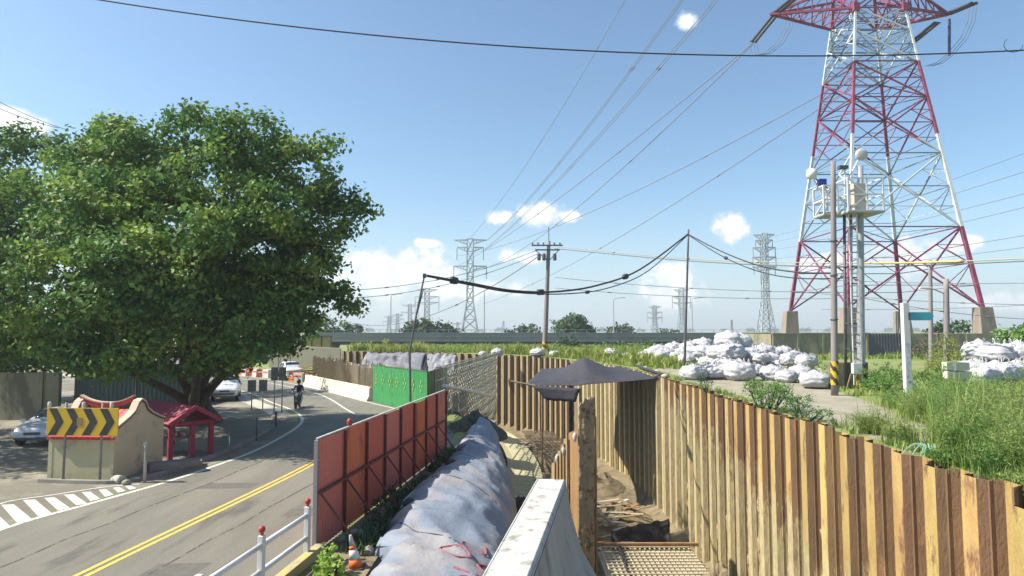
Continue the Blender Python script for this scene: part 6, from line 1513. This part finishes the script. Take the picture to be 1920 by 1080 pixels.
W_ = [((10.3, 12.9), 1.1, 1.5, 260, leaf_wisp, 'wispy green weed clump hanging over the wall, nearest the right corner'), ((11.4, 14.6), 1.3, 1.9, 300, leaf_wisp, 'tallest wispy weed clump in the middle of the right foreground'),
      ((9.55, 12.2), .8, .8, 170, leaf_bush, 'low green weed tuft at the wall edge in the right foreground'), ((13.0, 17.5), 1.5, 1.6, 260, leaf_bush, 'broad green weed clump behind the wispy foreground weeds'),
      ((10.2, 14.6), .9, 1.1, 160, leaf_wisp, 'pale wispy weed left of the tallest foreground clump'), ((10.9, 11.4), 1.0, 1.2, 200, leaf_bush, 'dark green weed clump cut by the right picture edge'),
      ((13.4, 14.8), 1.4, 1.8, 220, leaf_wisp, 'wispy weed clump at the far right edge behind the dark clump'), ((14.8, 20.5), 1.7, 1.3, 230, leaf_bush, 'green weed mass in front of the sack pile'), ((9.3, 10.6), .6, .6, 130, leaf_bush, 'small tuft drooping over the corner pile at the right edge'),
      ((9.7, 17.5), .5, .8, 60, leaf_wisp, 'thin pale weed on the gravel by the wall edge'), ((9.6, 16.0), .45, .6, 70, leaf_wisp, 'tiny sparse weed on the gravel nearest the spiky plant'), ((16.6, 23.5), 1.5, 1.1, 190, leaf_yellow, 'yellow green weed mass before the stone blocks'),
      ((14.2, 23.2), 1.1, .7, 110, leaf_bush, 'low weed clump at the foot of the white sign post'), ((12.1, 12.9), 1.2, 1.7, 240, leaf_bush, 'tall green weed clump behind the corner of the wall'),
      ((9.75, 13.5), .8, 1.15, 220, leaf_bush, 'leafy weed clump spilling over the wall beside the spiky plant'), ((9.7, 12.0), .8, 1.25, 240, leaf_wisp, 'pale weed clump spilling over the wall near the right edge'), ((9.6, 10.9), .7, 1.0, 200, leaf_bush, 'leafy weed clump spilling over the corner pile'),
      ((12.4, 16.2), 1.2, 1.4, 220, leaf_bush, 'mid green weed clump in the centre of the weed field'), ((12.9, 19.8), 1.2, 1.1, 170, leaf_wisp, 'pale weed clump at the edge of the gravel path'), ((15.5, 17.0), 1.5, 1.7, 200, leaf_wisp, 'tall pale weeds below the sack pile at the right edge'),
      ((9.15, 13.6), .4, .35, 90, leaf_bush, 'short green fringe on the wall top right of the spiky plant'), ((9.1, 11.6), .35, .3, 80, leaf_wisp, 'short pale fringe on the wall top near the corner pile')]
for (xy, r_, h, n, m_, lb_) in W_: wisp(lb_, (xy[0], xy[1], PZ), r_, h, n, m_, .085 if m_ is leaf_bush else .065)
sp_ = thing('spiky_plant', 'pale blue green spiky plant drooping over the rusty wall', 'plant', (9.15, 14.2, PZ))
mb = MB()
for k in range(26):
    a = rnd.uniform(0, 6.28); l = rnd.uniform(.35, .6); P_ = [Vector((0, 0, .05)), Vector((math.cos(a) * l * .5, math.sin(a) * l * .5, .28)), Vector((math.cos(a) * l, math.sin(a) * l, .02))]
    P_ = smoothline(P_, 4); s_ = Vector((-math.sin(a), math.cos(a), 0)); mb.grid([[p - s_ * .028 * (1 - i / len(P_)) for i, p in enumerate(P_)], [p + Vector((0, 0, .008)) for p in P_], [p + s_ * .028 * (1 - i / len(P_)) for i, p in enumerate(P_)]])
mb.build('leaf', M('blue_green_leaf', (.16, .28, .2), (.22, .36, .26), 3, .5), sp_, solid=.003)
bush('path_bush', 'dense green bush left of the white sign post', [(1640, 712, 26, 30), (1665, 705, 28, 30), (1655, 725, 26, 29), (1685, 700, 24, 31), (1625, 722, 18, 29), (1676, 730, 24, 28)], .10, leaf_bush, 70, .22, 24)
bush('path_bush', 'green bush between the white sign post and the stone blocks', [(1740, 720, 30, 28), (1755, 705, 28, 30), (1725, 740, 26, 27), (1770, 735, 26, 28)], .09, leaf_bush, 70, .22, 24)
bush('tall_weed', 'tall yellow green feathery weed before the pale stout pole', [(1772, 668, 26, 37), (1775, 650, 20, 37), (1765, 690, 30, 37), (1790, 690, 26, 37), (1778, 632, 10, 37)], .10, leaf_yellow, 60, .25, 22, cat='weed')
bush('dead_creeper', 'dark brown dry creeper against the right part of the enclosure wall', [(1740, 650, 20, 60), (1720, 660, 22, 60), (1758, 640, 16, 60)], .2, M('dry_leaf', (.10, .08, .05), (.14, .11, .07), 1, .8, islandvar=.5), 14, .5, 20, cat='creeper')
bush('path_bush', 'low bush behind the antenna mast foot', [(1545, 690, 14, 45), (1530, 680, 10, 48)], .12, leaf_bush, 40, .3, 20)
bush('field_bush', 'dark green bush in the field below the round tree', [(1070, 648, 16, 92), (1062, 638, 10, 92), (1085, 650, 14, 92), (1050, 652, 10, 90)], .4, leaf_dark, 8, .7, 26)
for i, (x, d, r_) in enumerate(((1160, 96, 12), (1210, 97, 14), (1255, 97, 12), (1130, 98, 10), (1300, 95, 10), (1330, 95, 9), (720, 88, 12), (690, 90, 10))):
    bush('field_bush', (['second', 'third', 'fourth', 'leftmost', 'fifth', 'rightmost'][i] + ' low green shrub in the belt of bushes before the viaduct') if x > 1000 else ('right' if i == 6 else 'left') + ' yellow green shrub in the grass left of the leaning pole', [(x, 650, r_, d), (x + 14, 653, r_ * .8, d), (x - 12, 653, r_ * .8, d)], .4, leaf_far if x > 1000 else leaf_yellow, 9, .7, 22, group='belt of shrubs before the viaduct' if x > 1000 else 'shrubs left of the leaning pole')
bush('lime_bush', 'bright lime green leafy plant beside the traffic cone', [(618, 1048, 24, 13.4), (606, 1064, 20, 13.2), (632, 1066, 20, 13.2), (615, 1080, 28, 13), (618, 1030, 12, 13.5)], .085, leaf_lime, 260, .10, 14, z=0, aspect=.7)
bush('strip_bush', 'dark shaded bush against the foot of the red fence', [(715, 955, 26, 18.5), (735, 935, 24, 19.5), (690, 975, 24, 17.5), (700, 945, 18, 18.6)], .09, leaf_dark, 120, .15, 20, z=0)
bush('strip_bush', 'small dark shrub farther along the red fence', [(790, 870, 16, 24.5), (775, 885, 14, 23.5), (805, 855, 12, 25.5)], .09, leaf_dark, 100, .15, 18, z=0)
bush('dead_brush', 'dark tangled brush behind the far end of the red fence', [(862, 810, 26, 32), (875, 790, 18, 33), (850, 830, 20, 31)], .12, leaf_dark, 40, .25, 18, z=0)
for k, (x, y, s_) in enumerate(((668, 1004, .22), (705, 1008, .16), (690, 1030, .14), (820, 850, .12), (745, 900, .10), (640, 1008, .12))):
    bm = bmesh.new(); bmesh.ops.create_icosphere(bm, subdivisions=3, radius=s_)
    for v in bm.verts: v.co *= 1 + .4 * noise.noise(v.co * 5 + Vector((k, 0, 0))); v.co.z *= .7
    me = bpy.data.meshes.new('rubble_stone'); bm.to_mesh(me); bm.free(); me.materials.append(rock_m); o = bpy.data.objects.new('rubble_stone', me); COL.objects.link(o); o.location = gp(x, y + 8) + Vector((0, 0, s_ * .4))
    tag(o, ['largest stone behind the orange cone', 'stone right of the cone tip', 'stone touching the cone base', 'pale stone at the far end of the red fence', 'small stone halfway along the red fence', 'stone at the foot of the first red panel'][k], 'stone', 'stones in the strip behind the red fence')
# ------------------------------------------------------------------ haze
hz_ = MB().box((0, 800, 28), (2400, 1720, 72)).build('haze', None); tag(hz_, kind='stuff', label='thin summer haze over the plain')
hm = bpy.data.materials.new('haze'); hm.use_nodes = True; hm.node_tree.nodes.clear()
hv_ = hm.node_tree.nodes.new('ShaderNodeVolumePrincipled'); ho = hm.node_tree.nodes.new('ShaderNodeOutputMaterial')
hv_.inputs['Color'].default_value = (.86, .92, 1, 1); hv_.inputs['Density'].default_value = .0005; hv_.inputs['Anisotropy'].default_value = .2
hm.node_tree.links.new(hv_.outputs[0], ho.inputs['Volume']); hz_.data.materials.clear(); hz_.data.materials.append(hm)
